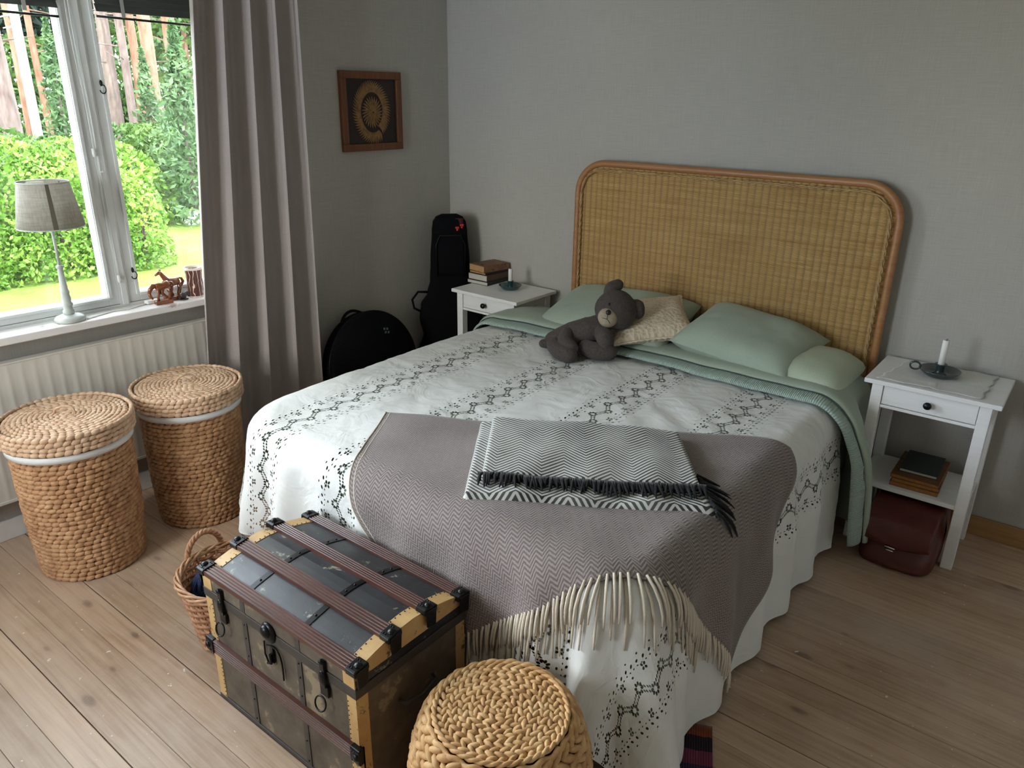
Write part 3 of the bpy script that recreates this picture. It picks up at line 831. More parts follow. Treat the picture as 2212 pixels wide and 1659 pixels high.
cell_v = [(p.x, p.y) for p in cv]

BANDS = [.612, 1.010, 1.405, 1.800, 2.205, 2.602]
T0 = -.535; NCELL = 18; S_L, S_R = .30, 3.000
FOOTCUT = YF - .365
cm = MB(); key = {}; cuv = []
def cvert(s, t):
    kk = (round(s, 4), round(t, 4))
    if kk not in key:
        key[kk] = len(cm.v); cuv.append((s, t))
        cm.v.append((s, t, 0))
    return key[kk]
TS = (FOOTCUT - T0) / (NCELL * CP)        # stretch so that whole cells end at the hem
for b in BANDS:
    for c in range(NCELL):
        ids = [cvert(b + u, T0 + (c * CP + v) * TS) for u, v in cell_v]
        for f in cell_f: cm.f.append(tuple(ids[i] for i in f))
gaps = [(S_L, BANDS[0] - CW / 2)] + [(BANDS[i] + CW / 2, BANDS[i + 1] - CW / 2) for i in range(len(BANDS) - 1)] + [(BANDS[-1] + CW / 2, S_R)]
for (a, b) in gaps:
    n = max(2, int(round((b - a) / .016)))
    for c in range(NCELL * NS):
        t0_, t1_ = T0 + c * CP / NS * TS, T0 + (c + 1) * CP / NS * TS
        for i in range(n):
            s0, s1 = a + (b - a) * i / n, a + (b - a) * (i + 1) / n
            cm.f.append((cvert(s0, t0_), cvert(s1, t0_), cvert(s1, t1_), cvert(s0, t1_)))
def wrink(s, t):
    w = .0030 * nz(s * 9, t * 8, 2) + .0022 * (1 - abs(nz(s * 13, t * 17, 5)) * 2) + .0008 * nz(s * 40, t * 36, 1)
    w += .004 * exp(-((s - 2.02) ** 2 + (t + 1.02) ** 2) / .03) * sin(38 * (s * .8 + t)) + .003 * max(0, nz(s * 5, t * 7, 8))
    return w
def short_corner(s, t):
    cx, cy = XL + .30, YF + .30
    dx, dy = min(0, s - cx), min(0, t - cy); d = sqrt(dx * dx + dy * dy); m = .63
    if dx < 0 and dy < 0 and d > m:
        q = (m + (d - m) * .12) / d; return cx + dx * q, cy + dy * q
    return s, t
cm.v = [drape(*short_corner(s, t), .014 + wrink(s, t)) for s, t, _ in cm.v]
cov = tag(obj('coverlet', cm, COVER, smooth=True, uv=cuv, recalc=False), 'white cotton coverlet with openwork lace bands spread over the bed', 'coverlet')

# duvet: sheet below the coverlet and the part turned back over it at the head
dv = thing('duvet', 'sage green duvet turned back over the white coverlet', 'duvet', (1.6, -.9, .6))
def duv(u, v):
    s = lerp(.42, 2.80, u); t = lerp(-.20, YF - .20, v)
    x, y, z = drape(s, t, -.004)
    if y > -.392: x = max(.794, min(2.490, x))
    return (x, y, z)
obj('under_sheet', MB().grid(120, 90, duv), GREEN, dv, smooth=True, recalc=False)
def tf(s):                                   # front edge of the turned-back part, in cloth coordinates
    return -.600 + .020 * nz(s * 2.2, 0, 3) + .05 * max(0, s - 2.46) - .035 * max(0, 1.0 - s)
def flap(s, t, off):
    x, y, z = drape(s, t, off, fold=1.0)
    h = .026 * max(0, 1 - ((t + .45) / .22) ** 2) * max(0, min(1, (2.60 - s) / .25))
    q = max(0, min(1, (-.375 - y) / .07)); w = max(0, min(1, (s - 2.40) / .22)); w = w * w * (3 - 2 * w)
    x = x + w * .068 * q * (3 - 2 * q) * q; y = y - .02 * w * q
    if y > -.392: x = max(.790, min(2.494, x))
    return (x, y, z + h)
FS0, FS1 = .36, 2.935
puff = lambda e: .020 * sqrt(max(0, 1 - (1 - min(1, e / .035)) ** 2))
def top_f(u, v):
    s = lerp(FS0, FS1, u); e = (v ** 1.4) * .36
    t = tf(s) + .062 + e
    lift = puff(e)
    return flap(s, t, .030 + lift + .003 * nz(s * 9, t * 6, 3) + (.018 * max(0, s - 2.42) / .4))
du = [(lerp(FS0, FS1, i / 150), j / 26) for j in range(27) for i in range(151)]
obj('turned_back_part', MB().grid(150, 26, top_f), GREEN, dv, smooth=True, solid=.006, recalc=False)
SEERM = NT('seersucker_hem'); _u = SEERM.sep(SEERM.coord('UV'))
SEERM.bump(SEERM.math('ADD', SEERM.math('SINE', SEERM.math('MULTIPLY', _u[0], 2 * pi / .007)), SEERM.noise(SEERM.coord('UV'), 60, 3)), .6, .002)
SEERM = SEERM.base(SEERM.ramp(SEERM.noise(SEERM.coord('UV'), 200, 2), [(.3, (.31, .40, .34)), (.7, (.41, .50, .44))]), .9, 0, .2, .15)
hm = MB(); huv2 = []
nsh = 240
for j in range(11):
    for i in range(nsh + 1):
        s = lerp(FS0, FS1, i / nsh); e = j / 10 * .10
        t = tf(s) + e
        pk = .004 * max(0, nz(s * 22, e * 20, 7)) * min(1, e / .02)
        hm.v.append(flap(s, t, .021 + .010 * sqrt(max(0, 1 - (1 - min(1, e / .025)) ** 2)) + pk + (.012 * max(0, s - 2.42) / .4))); huv2.append((s, e))
for j in range(10):
    for i in range(nsh):
        a = j * (nsh + 1) + i; hm.f.append((a, a + 1, a + nsh + 2, a + nsh + 1))
obj('seersucker_hem', hm, SEERM, dv, smooth=True, solid=.005, uv=huv2, recalc=False)
pp = MB(); pp.tube([Vector(flap(s, tf(s) + .058, .036)) for s in [lerp(FS0 + .02, FS1 - .01, i / 160) for i in range(161)]], .0028, 5)
obj('piping', pp, simple('dark_piping', (.05, .065, .06), .9), dv, smooth=True)

# ------------------------------------------------------------------ pillows
def pillow(name, label, cat, w, h, th, loc, rot, mat, group=None, sag=0.0, nub=.14, seed=0, piping=None, n=34, rnd_=.05):
    R_ = Matrix.Rotation(rot[2], 4, 'Z') @ Matrix.Rotation(rot[0], 4, 'X') @ Matrix.Rotation(rot[1], 4, 'Y')
    e = bpy.data.objects.new(name, None); e.empty_display_size = .05; COL.objects.link(e)
    e.matrix_basis = Matrix.Translation(Vector(loc)) @ R_
    tag(e, label, cat, group)
    m = MB(); uv = []
    def outline(u, v):
        x = u * w / 2 * (1 - nub * (1 - v * v) * .35 * abs(u) ** 3) * (1 - rnd_ * (u * v) ** 4)
        y = v * h / 2 * (1 - nub * (1 - u * u) * .35 * abs(v) ** 3) * (1 - rnd_ * (u * v) ** 4)
        return x, y
    for side in (1, -1):
        n0 = len(m.v)
        for j in range(n + 1):
            for i in range(n + 1):
                u, v = -1 + 2 * i / n, -1 + 2 * j / n
                x, y = outline(u, v)
                a = max(0, (1 - abs(u) ** 3.4)) ** .55 * max(0, (1 - abs(v) ** 3.4)) ** .55
                z = side * th / 2 * a
                z += a * (.014 * nz(x * 5 + seed, y * 5, seed) + .005 * nz(x * 16, y * 16, seed + 3)) - sag * (x / (w / 2)) ** 2 * .5
                m.v.append((x, y, z)); uv.append((x, y))
        for j in range(n):
            for i in range(n):
                q = n0 + j * (n + 1) + i
                f = (q, q + 1, q + n + 2, q + n + 1)
                m.f.append(f if side > 0 else f[::-1])
    obj('stuffed_body', m, mat, e, smooth=True, local=True, uv=uv, recalc=False)
    if piping:
        ed = [(u, -1) for u in [-1 + 2 * i / 60 for i in range(60)]] + [(1, u) for u in [-1 + 2 * i / 60 for i in range(60)]] + [(-u, 1) for u in [-1 + 2 * i / 60 for i in range(60)]] + [(-1, -u) for u in [-1 + 2 * i / 60 for i in range(60)]]
        t_ = MB(); pts = []
        for i, (u, v) in enumerate(ed):
            x, y = outline(u, v); k = 1 + .022 * (i % 4 in (1, 2))
            pts.append((x * k, y * k, -sag * (x / (w / 2)) ** 2 * .5))
        t_.tube(pts, .0055, 6, closed=True)
        obj('crochet_edge', t_, piping, e, smooth=True, local=True)
    return e
pillow('bed_pillow', 'sage green pillow behind the teddy bear, under the cream cushion', 'pillow', .72, .46, .18, (1.335, -.285, .702), (radians(16), radians(-2), .02), GREEN, 'bed pillows', seed=1)
pillow('bed_pillow', 'sage green pillow propped against the headboard with a pointed corner', 'pillow', .54, .42, .18, (2.000, -.290, .722), (radians(12), radians(7), -.08), GREEN, 'bed pillows', seed=5, rnd_=.0)
pillow('bed_pillow', 'pale green pillow lying flat under the propped sage pillow', 'pillow', .56, .42, .15, (2.180, -.285, .655), (radians(3), radians(2), -.02), GREEN2, 'bed pillows', seed=9, rnd_=.10)
pillow('knit_cushion', 'small cream knitted cushion behind the teddy bear', 'cushion', .385, .36, .10, (1.552, -.372, .748), (radians(15), radians(-7), radians(41)), CREAM, nub=.35, seed=3, piping=simple('cream_crochet', (.66, .56, .43), .95), rnd_=0.0)

# ------------------------------------------------------------------ teddy bear
bear = thing('teddy_bear', 'dark brown felt teddy bear with pale muzzle lying on the bed', 'teddy bear', (1.40, -.62, .66))
def limb(nm, pts, rr, m=BEARF, par=bear, n=14, cap=True):
    # smooth capsule chain
    P = [Vector(p) for p in pts]; out = []; ro = []
    K = 6
    for i in range(len(P) - 1):
        for k in range(K):
            t = k / K
            p0 = P[max(0, i - 1)]; p1 = P[i]; p2 = P[i + 1]; p3 = P[min(len(P) - 1, i + 2)]
            out.append(.5 * ((2 * p1) + (p2 - p0) * t + (2 * p0 - 5 * p1 + 4 * p2 - p3) * t * t + (3 * p1 - p0 - 3 * p2 + p3) * t ** 3))
            ro.append(lerp(rr[i], rr[i + 1], t))
    out.append(P[-1]); ro.append(rr[-1])
    d0 = (out[0] - out[1]).normalized(); d1 = (out[-1] - out[-2]).normalized()
    pre = [(out[0] + d0 * ro[0] * sin(a), ro[0] * cos(a)) for a in (1.45, 1.15, .8, .4)]
    post_ = [(out[-1] + d1 * ro[-1] * sin(a), ro[-1] * cos(a)) for a in (.4, .8, 1.15, 1.45)]
    allp = [p for p, _ in pre] + out + [p for p, _ in post_]; allr = [r for _, r in pre] + ro + [r for _, r in post_]
    return obj(nm, MB().tube(allp, allr, n), m, par, smooth=True)
limb('torso', [(1.262, -.685, .662), (1.330, -.655, .690), (1.405, -.615, .722), (1.440, -.585, .755)], [.050, .066, .068, .050], n=20)
hr = Matrix.Rotation(.45, 3, 'Y') @ Matrix.Rotation(.2, 3, 'Z')
toC = (CAM - Vector((1.475, -.55, .815))).normalized()
Vr = r2; Vu = u2
HC = Vector((1.487, -.548, .822))
def hp_(a, b, c): return HC + Vr * a + Vu * b + toC * c
hm_ = MB()
Rv = Matrix((Vr, Vu, toC)).transposed()
hm_.ell(HC, (.094, .088, .078), Rv @ Matrix.Rotation(-.5, 3, 'Z'), 24, 16, lambda p: Vector((p.x * (1 - .10 * p.y), p.y, p.z)))
hd = obj('head', hm_, BEARF, bear, smooth=True)
limb('ear', [hp_(-.032, .070, -.01), hp_(-.020, .092, -.012), hp_(.006, .108, -.014)], [.026, .032, .026])
limb('ear', [hp_(.074, .018, -.008), hp_(.090, .010, -.010), hp_(.096, -.012, -.012)], [.028, .035, .030])
mz = MB().ell(hp_(-.036, -.034, .050), (.045, .045, .040), Rv @ Matrix.Rotation(-.3, 3, 'Z'), 20, 14)
mo = obj('muzzle', mz, MUZZ, bear, smooth=True)
obj('nose', MB().ell(hp_(-.034, -.013, .088), (.012, .012, .009), Rv, 12, 8), NOSE, mo, smooth=True)
def onmuz(x, y):
    dx, dy = x + .036, y + .034
    return hp_(x, y, .050 + .0405 * sqrt(max(0, 1 - (dx * dx + dy * dy) / .00207)))
stt = MB()
stt.tube([onmuz(-.038, -.025), onmuz(-.040, -.042)], .0013, 5)
stt.tube([onmuz(-.040, -.042), onmuz(-.050, -.039), onmuz(-.062, -.036)], .0013, 5)
stt.tube([onmuz(-.040, -.042), onmuz(-.033, -.051), onmuz(-.028, -.060)], .0013, 5)
obj('mouth_stitch', stt, NOSE, mo, smooth=True)
for a, b in ((-.030, .022), (.010, .006)):
    obj('eye', MB().ell(hp_(a, b, .070), (.006, .006, .005), Rv, 10, 6), NOSE, bear, smooth=True)
limb('arm', [(1.335, -.700, .712), (1.355, -.742, .690), (1.400, -.760, .678)], [.034, .036, .030])
limb('arm', [(1.460, -.628, .735), (1.500, -.655, .722), (1.515, -.672, .700)], [.034, .040, .034])
limb('leg', [(1.290, -.735, .660), (1.345, -.770, .655), (1.405, -.785, .655)], [.034, .038, .036])
limb('leg', [(1.430, -.690, .668), (1.485, -.690, .664), (1.530, -.668, .664)], [.036, .040, .038])
limb('tail', [(1.235, -.715, .652), (1.222, -.722, .652)], [.022, .020])

# ------------------------------------------------------------------ wool throw and folded scarf
QA, QB, QC, QD = (1.205, -1.685), (2.425, -1.010), (2.945, -1.520), (1.775, -2.445)
def quad(q, u, v):
    a, b, c, d = q
    return (lerp(lerp(a[0], b[0], u), lerp(d[0], c[0], u), v), lerp(lerp(a[1], b[1], u), lerp(d[1], c[1], u), v))
TQ = (QA, QB, QC, QD)
def tq(u, v):
    s, t = quad(TQ, u, v)
    return s + .018 * sin(6 * v + 2) * (1 - u) * (1 - u), t + .020 * sin(pi * u) * (1 - v) - .012 * sin(2 * pi * u)
def outdir(s, t):
    dx = max(0, s - (XR - .17)); dy = min(0, t - (YF + .17))
    d = sqrt(dx * dx + dy * dy)
    return (dx / d, dy / d) if d > .02 else (.6, -.8)
def tp(u, v, off):
    s, t = tq(u, v)
    return drape(s, t, off + .005 * nz(s * 3, t * 3, 6) + .012 * exp(-((u - .93) ** 2 + v * v * 2) / .02), k=0.0, fold=1.0)
thr = thing('wool_throw', 'taupe herringbone wool throw with fringe across the foot of the bed', 'blanket', (2.0, -1.6, .62))
m = MB(); uv = []
NU, NV = 110, 80
for j in range(NV + 1):
    for i in range(NU + 1):
        u, v = i / NU, j / NV
        m.v.append(tp(u, v, .026)); uv.append((u * 1.43, v * .92))
for j in range(NV):
    for i in range(NU):
        a = j * (NU + 1) + i; m.f.append((a, a + 1, a + NU + 2, a + NU + 1))
obj('blanket_cloth', m, THROW, thr, smooth=True, solid=.005, uv=uv, recalc=False)
random.seed(11)
for row, (n, v0, ln, of) in enumerate(((92, .99, .095, .030), (60, 1.0, .150, .020))):
    for i in range(n):
        u = (i + .5 + rnd(-.25, .25)) / n
        if row and not (.03 < u < .75): continue
        dr = rnd(-.010, .010); L_ = ln * rnd(.85, 1.08)
        s0, t0 = tq(u, v0); ds, dt = outdir(s0, t0)
        pts = []
        for k in range(5):
            q = k / 4
            sx_ = dr * q * (1 - .3 * q) * 1.4
            s_, t_ = s0 + ds * L_ * q - dt * sx_, t0 + dt * L_ * q + ds * sx_
            pts.append(drape(s_, t_, of + .005 * nz(s0 * 3, t0 * 3, 6) + .004 * sin(q * 3)))
        obj('tassel', MB().tube(pts, [.0042, .0044, .0040, .0036, .0026], 5), FRINGE, thr, smooth=True, recalc=False)
ed = MB()
ed.tube([Vector(tp(.002, v, .031)) for v in [i / 60 for i in range(61)]], .0028, 5)
ed.tube([Vector(tp(.014, v, .030)) for v in [i / 60 for i in range(61)]], .0022, 5)
obj('selvedge', ed, FRINGE, thr, smooth=True)

sca = thing('folded_scarf', 'folded black and white chevron scarf with black fringe on the throw', 'scarf', (2.0, -1.6, .64))
SQ = ((1.540, -1.535), (2.150, -1.205), (2.425, -1.585), (1.850, -1.975))
def sp_(u, v, off):
    s, t = quad(SQ, u, v)
    return drape(s, t, off + .0045 * nz(s * 9, t * 9, 12), k=0.0, fold=1.0)
def pad(nm, v0, v1, u0, u1, z0, z1, uo):
    m = MB(); uv = []; nu_, nv_ = 80, 40
    for j in range(nv_ + 1):
        for i in range(nu_ + 1):
            a, b = i / nu_, j / nv_
            e = min(a, 1 - a) * .68 ; f = min(b, 1 - b) * .42
            h = sqrt(max(0, 1 - (1 - min(1, e / .014)) ** 2)) * sqrt(max(0, 1 - (1 - min(1, f / .014)) ** 2))
            wv = .004 * sin(a * 23 + 3 * b) * h * b
            m.v.append(sp_(lerp(u0, u1, a), lerp(v0, v1, b), z0 + (z1 - z0) * h + wv)); uv.append((a * .70 + uo, lerp(v0, v1, b) * .44 + uo))
    for j in range(nv_):
        for i in range(nu_):
            q = j * (nu_ + 1) + i; m.f.append((q, q + 1, q + nu_ + 2, q + nu_ + 1))
    return obj(nm, m, SCARF, sca, smooth=True, uv=uv, recalc=False)
pad('lower_fold', 0, 1, 0, 1, .030, .050, 0); pad('upper_fold', -.01, .80, .06, .985, .046, .066, .031)
for side in (0, 1):
    for i in range(120 if side == 0 else 24):
        if side == 0:
            u = lerp(.05, 1.0, i / 119); v = .785; du, dv_ = rnd(-.018, .022), rnd(.06, .15)
            pts = [sp_(u + du * q, v + dv_ * q, .062 - .008 * q + .004 * sin(pi * q)) for q in (0, .35, .7, 1)]
        else:
            v = lerp(.62, 1.0, i / 23); u = .985; du, dv_ = rnd(.03, .12), rnd(-.02, .07)
            pts = [sp_(u + du * q, v + dv_ * q, .054 - .020 * q) for q in (0, .35, .7, 1)]
        obj('tassel', MB().tube(pts, [.0040, .0050, .0044, .0020], 5), BLKFR, sca, smooth=True, recalc=False)

# ------------------------------------------------------------------ night stands
def night_stand(label, loc, rz):
    e = thing('night_stand', label, 'nightstand', loc, rz, 'white night stands beside the bed')
    P = lambda nm, mb, bv=.002, m=NSW, par=e: obj(nm, mb, m, par, local=True, bevel=bv)
    P('table_top', MB().box(0, .46, 0, .35, .682, .70), .003)
    for x in (.028, .392):
        for y in (.016, .294): P('leg', MB().box(x, x + .040, y, y + .040, 0, .682))
    P('side_panel', MB().box(.034, .052, .056, .294, .588, .682)); P('side_panel', MB().box(.408, .426, .056, .294, .588, .682))
    P('back_panel', MB().box(.068, .392, .312, .328, .588, .682))
    P('front_rail', MB().box(.068, .392, .020, .040, .588, .600))
    dr = P('drawer', MB().box(.070, .390, .021, .290, .603, .678), .002)
    kn = MB(); kn.add([(v[0], v[1], v[2]) for v in []], [])
    pr = [(.006, 0), (.006, .012), (.013, .016), (.015, .022), (.012, .028), (.0, .030)]
    n = 16; vs = []; fs = []
    for r_, d_ in pr:
        for k in range(n): vs.append((.230 + r_ * cos(2 * pi * k / n), .021 - d_, .641 + r_ * sin(2 * pi * k / n)))
    for i in range(len(pr) - 1):
        for k in range(n): fs.append((i * n + k, i * n + (k + 1) % n, (i + 1) * n + (k + 1) % n, (i + 1) * n + k))
    kn.add(vs, fs)
    kb = obj('knob', kn, BLACKM, dr, smooth=True, local=True)
    kb['label'] = 'round black knob'
    P('shelf', MB().box(.034, .426, .022, .328, .250, .268))
    return e
NR = night_stand('white night stand with lace cloth and red bag under its shelf', (2.502, -.380, 0), 0.0)
NL = night_stand('white night stand beside the black instrument cases', (.345, -.376, 0), -.019)

run = MB(); nu_, nv_ = 44, 30
rq = ((2.590, -.055), (2.905, -.038), (2.893, -.352), (2.541, -.360))
def runf(u, v):
    s, t = quad(rq, u, v)
    s += .004 * sin(23 * v); t += .004 * sin(19 * u)
    z = .7018 + .0012 * (1 + nz(s * 22, t * 22, 2)) + .006 * exp(-((u - .52) ** 2) / .0016) * max(0, v - .6) * 2
    return (s, t, z)
tag(obj('lace_cloth', MB().grid(nu_, nv_, runf), LINEN, smooth=True, solid=.0012, recalc=False), 'white lace cloth spread on the night stand', 'cloth')

def candlestick(label, clabel, loc, r, mat, hand, ch, cr, ring):
    e = thing('candle_holder', label, 'candle holder', loc)
    obj('saucer', MB().lathe([(0, .001), (r * .62, 0), (r * .72, .004), (r * .98, .022), (r, .025), (r * .97, .0255), (r * .68, .008), (r * .3, .006), (0, .006)], 40), mat, e, smooth=True, local=True)
    obj('socket', MB().lathe([(.026, .006), (.017, .010), (.0145, .020), (.0145, .040), (.022 if ring else .017, .046), (.022 if ring else .017, .048), (.0125, .047), (.0125, .024), (0, .023)], 24), mat, e, smooth=True, local=True)
    if hand is not None:
        c, s = cos(hand), sin(hand); rr = .020
        obj('ring_handle', MB().tube([(c * (r + .012 + rr * cos(a) * .9), s * (r + .012 + rr * cos(a) * .9), .026 + rr * .75 * sin(a)) for a in [2 * pi * i / 20 for i in range(20)]], .0038, 8, closed=True), mat, e, smooth=True, local=True)
    k = thing('candle', clabel, 'candle', (loc[0], loc[1], loc[2] + .0236))
    obj('wax', MB().lathe([(0, 0), (cr, 0), (cr, ch), (cr * .85, ch + .002), (0, ch - .002)], 24), CANDLE, k, smooth=True, local=True)
    obj('wick', MB().tube([(0, 0, ch - .002), (.001, 0, ch + .004), (.003, 0, ch + .009)], .0013, 6), WICKB, k, smooth=True, local=True)
candlestick('dark green-grey candle holder with ring handle on the lace cloth', 'white candle in the ring-handled holder', (2.722, -.185, .7052), .074, DGREEN, pi + .15, .118, .0118, True)
candlestick('teal enamel candle holder beside the stack of books', 'short white candle in the teal holder', (.602, -.178, .7003), .063, TEAL, None, .088, .0115, False)

def book(label, c, w, d, h, rz, z, cov, pg, cat='book', group=None, over=.003):
    e = thing('book', label, cat, (c[0], c[1], z), rz, group)
    t = .0022
    obj('page_block', MB().box(-w / 2 + t, w / 2 - over, -d / 2 + over, d / 2 - over, t, h - t), pg, e, local=True)
    cv_ = MB(); cv_.box(-w / 2, w / 2, -d / 2, d / 2, 0, t); cv_.box(-w / 2, w / 2, -d / 2, d / 2, h - t, h); cv_.box(-w / 2, -w / 2 + t, -d / 2, d / 2, t, h - t)
    obj('cover', cv_, cov, e, local=True, bevel=.0008)
    return e
BKC = simple('black_cover', (.012, .012, .016), .5); BRC = m_worn('brown_cover', (.06, .03, .018), (.12, .06, .035), (.3, .2, .1), .68, 14, .5, 0, 20)
OLDC = m_worn('worn_paperback_cover', (.16, .06, .035), (.30, .15, .07), (.05, .04, .06), .56, 20, .5, 0, 26)
GRC = simple('dark_green_cover', (.012, .022, .020), .45)
bc = (.393, -.106)
z = .7003
ang = .58
for lab, w, d, h, cvr, pg, da, sh_ in (('black-covered thin book at the bottom of the stack', .150, .205, .020, BKC, PAGES, .0, 0), ('thick brown-covered book in the middle of the stack', .140, .195, .034, BRC, PAGES, .02, .004), ('thin dark-covered book under the worn paperback', .130, .180, .012, BKC, PAGTAN, .10, .006), ('worn paperback with tan pages on top of the stack', .130, .185, .036, OLDC, PAGTAN, .16, .006)):
    book(lab + ' beside the teal holder', (bc[0] - sh_, bc[1] + sh_), w, d, h, pi - .02 - da, z, cvr, pg, group='books on the night stand', over=.001)
    z += h + .0003
z = .2683
for lab, h, rz in (('lowest orange-edged paperback on the shelf above the red bag', .018, .0), ('middle orange-edged paperback on the shelf above the red bag', .016, .03), ('upper orange-edged paperback on the shelf above the red bag', .015, -.02)):
    book(lab, (2.737, -.203), .172, .255, h, .03 + rz, z, m_worn('ochre_cover', (.10, .045, .015), (.18, .08, .025), (.02, .03, .03), .6, 12, .6), PAGORG, group='books on the night stand shelf', over=.0006); z += h + .0003
book('dark green book on top of the orange-edged paperbacks', (2.738, -.185), .135, .205, .014, .03, z, GRC, PAGES, group='books on the night stand shelf')

# red bag on the floor below the shelf
bag = thing('leather_bag', 'dark red leather bag on the floor under the night stand shelf', 'bag', (2.73, -.30, 0))
def bagf(u, v):
    # u round, v up
    a = 2 * pi * u
    z = .20 * v
    wx = .134 * (1 - .10 * v) + .010 * sin(pi * v); wy = .195 * (1 - .30 * v ** 1.5) + .012 * sin(pi * v)
    ca, sa_ = cos(a), sin(a); p = 5.0
    k = (abs(ca) ** p + abs(sa_) ** p) ** (-1 / p)
    x = 2.745 + wx * ca * k + .006 * nz(a * 2, v * 4, 1); y = -.322 + wy * sa_ * k + .05 * v + .006 * nz(a * 2, v * 5, 6)
    return (x, y, max(.0015, z + .012 * v * nz(ca * 2, sa_ * 2, 3)))
bm_ = MB().grid(64, 14, bagf)
ring = [14 * 65 + i for i in range(64)]; n0 = len(bm_.v)
bm_.v.append((2.745, -.275, .222)); bm_.f += [(ring[i], ring[(i + 1) % 64], n0) for i in range(64)]
n1 = len(bm_.v); bm_.v.append((2.745, -.322, .0015)); bm_.f += [(i + 1 if i < 63 else 0, i, n1) for i in range(64)]
obj('bag_body', bm_, REDL, bag, smooth=True, sub=1)
def flapb(u, v):
    x = lerp(2.624, 2.866, u); th = v
    y = lerp(-.30, -.512, min(1, v / .55)); z = .228 - .035 * min(1, v / .55) ** 2
    if v > .55: q = (v - .55) / .45; y = -.512 - .018 * sin(pi * q * .5); z = .193 - .085 * q * (1 - .25 * (2 * u - 1) ** 2)
    return (x, y + .004 * nz(u * 5, v * 4, 2), z + .004 * nz(u * 6, v * 5, 8))
obj('flap', MB().grid(24, 20, flapb), REDL, bag, smooth=True, solid=.004, recalc=False)
cl = MB(); cl.tube([(2.715, -.540, .112), (2.752, -.540, .110)], .0035, 6); cl.tube([(2.722, -.541, .100), (2.748, -.541, .099)], .0030, 6)
obj('clasp', cl, CHROME, bag, smooth=True)
hn = MB().tube([(2.62, -.25, .205), (2.63, -.20, .235), (2.70, -.16, .242), (2.78, -.16, .242), (2.84, -.20, .235), (2.85, -.25, .205)], .008, 8)
obj('handle', hn, REDL, bag, smooth=True)

# striped rug half under the bed
rg = MB(); ruv = []
rc = Vector((2.545, -1.690)); ax = Vector((.42, -.907)); ay = Vector((-.907, -.42))
for j in range(41):
    for i in range(21):
        a, b = i / 20 * .42, j / 40 * .235
        p = rc + ax * a + ay * b
        rg.v.append((p.x, p.y, .008 + .002 * nz(a * 12, b * 12))); ruv.append((b, a * 2.2))
for j in range(40):
    for i in range(20):
        q = j * 21 + i; rg.f.append((q, q + 1, q + 22, q + 21))
tag(obj('striped_rug', rg, m_stripe_rug(), smooth=True, solid=.007, uv=ruv, recalc=False), 'dark striped rag rug showing under the hem of the coverlet', 'rug')

# ------------------------------------------------------------------ woven pieces
def lump(mb, c, t, n, L_, w, h):
    """one plump woven strand: c centre, t along, n outwards"""
    t = t.normalized(); n = (n - t * n.dot(t)).normalized(); b = t.cross(n)
    vs = [c - t * L_ / 2 - n * h * .2]; K = 6
    for q, rr in ((-.30, .72), (.0, 1.0), (.30, .72)):
        for k in range(K):
            a = 2 * pi * k / K
            vs.append(c + t * L_ * q + b * (w / 2 * rr * cos(a)) + n * (h / 2 * rr * sin(a)))
    vs.append(c + t * L_ / 2 - n * h * .2)
    fs = [(0, 1 + (k + 1) % K, 1 + k) for k in range(K)]
    for i in (0, 1):
        for k in range(K): fs.append((1 + i * K + k, 1 + i * K + (k + 1) % K, 1 + (i + 1) * K + (k + 1) % K, 1 + (i + 1) * K + k))
    fs += [(1 + 3 * K, 1 + 2 * K + k, 1 + 2 * K + (k + 1) % K) for k in range(K)]
    mb.add(vs, fs)
def weave_side(mb, rfun, z0, z1, dz, L_, w, h, tilt, alt=False):
    z = z0; row = 0
    while z < z1:
        r = rfun(z); n = max(8, int(2 * pi * r / (L_ * .62))); ph = random.random()
        dr = (rfun(z + .004) - rfun(z - .004)) / .008
        for k in range(n):
            a = 2 * pi * (k + ph) / n
            nn = Vector((cos(a), sin(a), -dr)).normalized(); tg = Vector((-sin(a), cos(a), 0)); upv = nn.cross(tg)
            ti = (tilt if not alt or row % 2 == 0 else -tilt) + rnd(-.15, .15)
            rr = r + rnd(-.0012, .0012)
            lump(mb, Vector((rr * cos(a), rr * sin(a), z + rnd(-.001, .001))), tg * cos(ti) + upv * sin(ti), nn, L_ * rnd(.9, 1.15), w * rnd(.85, 1.1), h)
        z += dz; row += 1
def weave_disc(mb, rmax, zf, dr, L_, w, h, tilt, alt=False, rmin=.012):
    r = rmin; row = 0
    while r < rmax:
        n = max(5, int(2 * pi * r / (L_ * .60))); ph = random.random()
        for k in range(n):
            a = 2 * pi * (k + ph) / n
            nn = Vector((0, 0, 1)); tg = Vector((-sin(a), cos(a), 0)); ra = Vector((cos(a), sin(a), 0))
            ti = (tilt if not alt or row % 2 == 0 else -tilt) + rnd(-.15, .15)
            lump(mb, Vector((r * cos(a), r * sin(a), zf(r) + rnd(-.001, .001))), tg * cos(ti) + ra * sin(ti), nn, L_ * rnd(.9, 1.15), w * rnd(.85, 1.1), h)
        r += dr; row += 1
random.seed(3)
lb = thing('laundry_basket', 'woven laundry basket with lid close to the front of the radiator, farther from the curtain', 'basket', (.290, -2.385, 0), 0.0, 'laundry baskets under the window')
rb = lambda z: .176 + .022 * min(1, z / .45) + .004 * sin(z * 9)
w1 = MB(); weave_side(w1, rb, .012, .540, .0185, .044, .0235, .019, .20)
tag(obj('woven_body', w1, HYA, lb, smooth=True, local=True, recalc=False), kind='stuff')
obj('inner_wall', MB().lathe([(0, .004), (.172, .004), (.176, .01), (.194, .47), (.194, .545), (.0, .545)], 48), CORE, lb, smooth=True, local=True)
obj('liner_band', MB().lathe([(.2085, .497), (.2100, .497), (.2105, .522), (.2090, .522)], 64, closed=True), BANDW, lb, smooth=True, local=True)['label'] = 'white cotton liner edge'
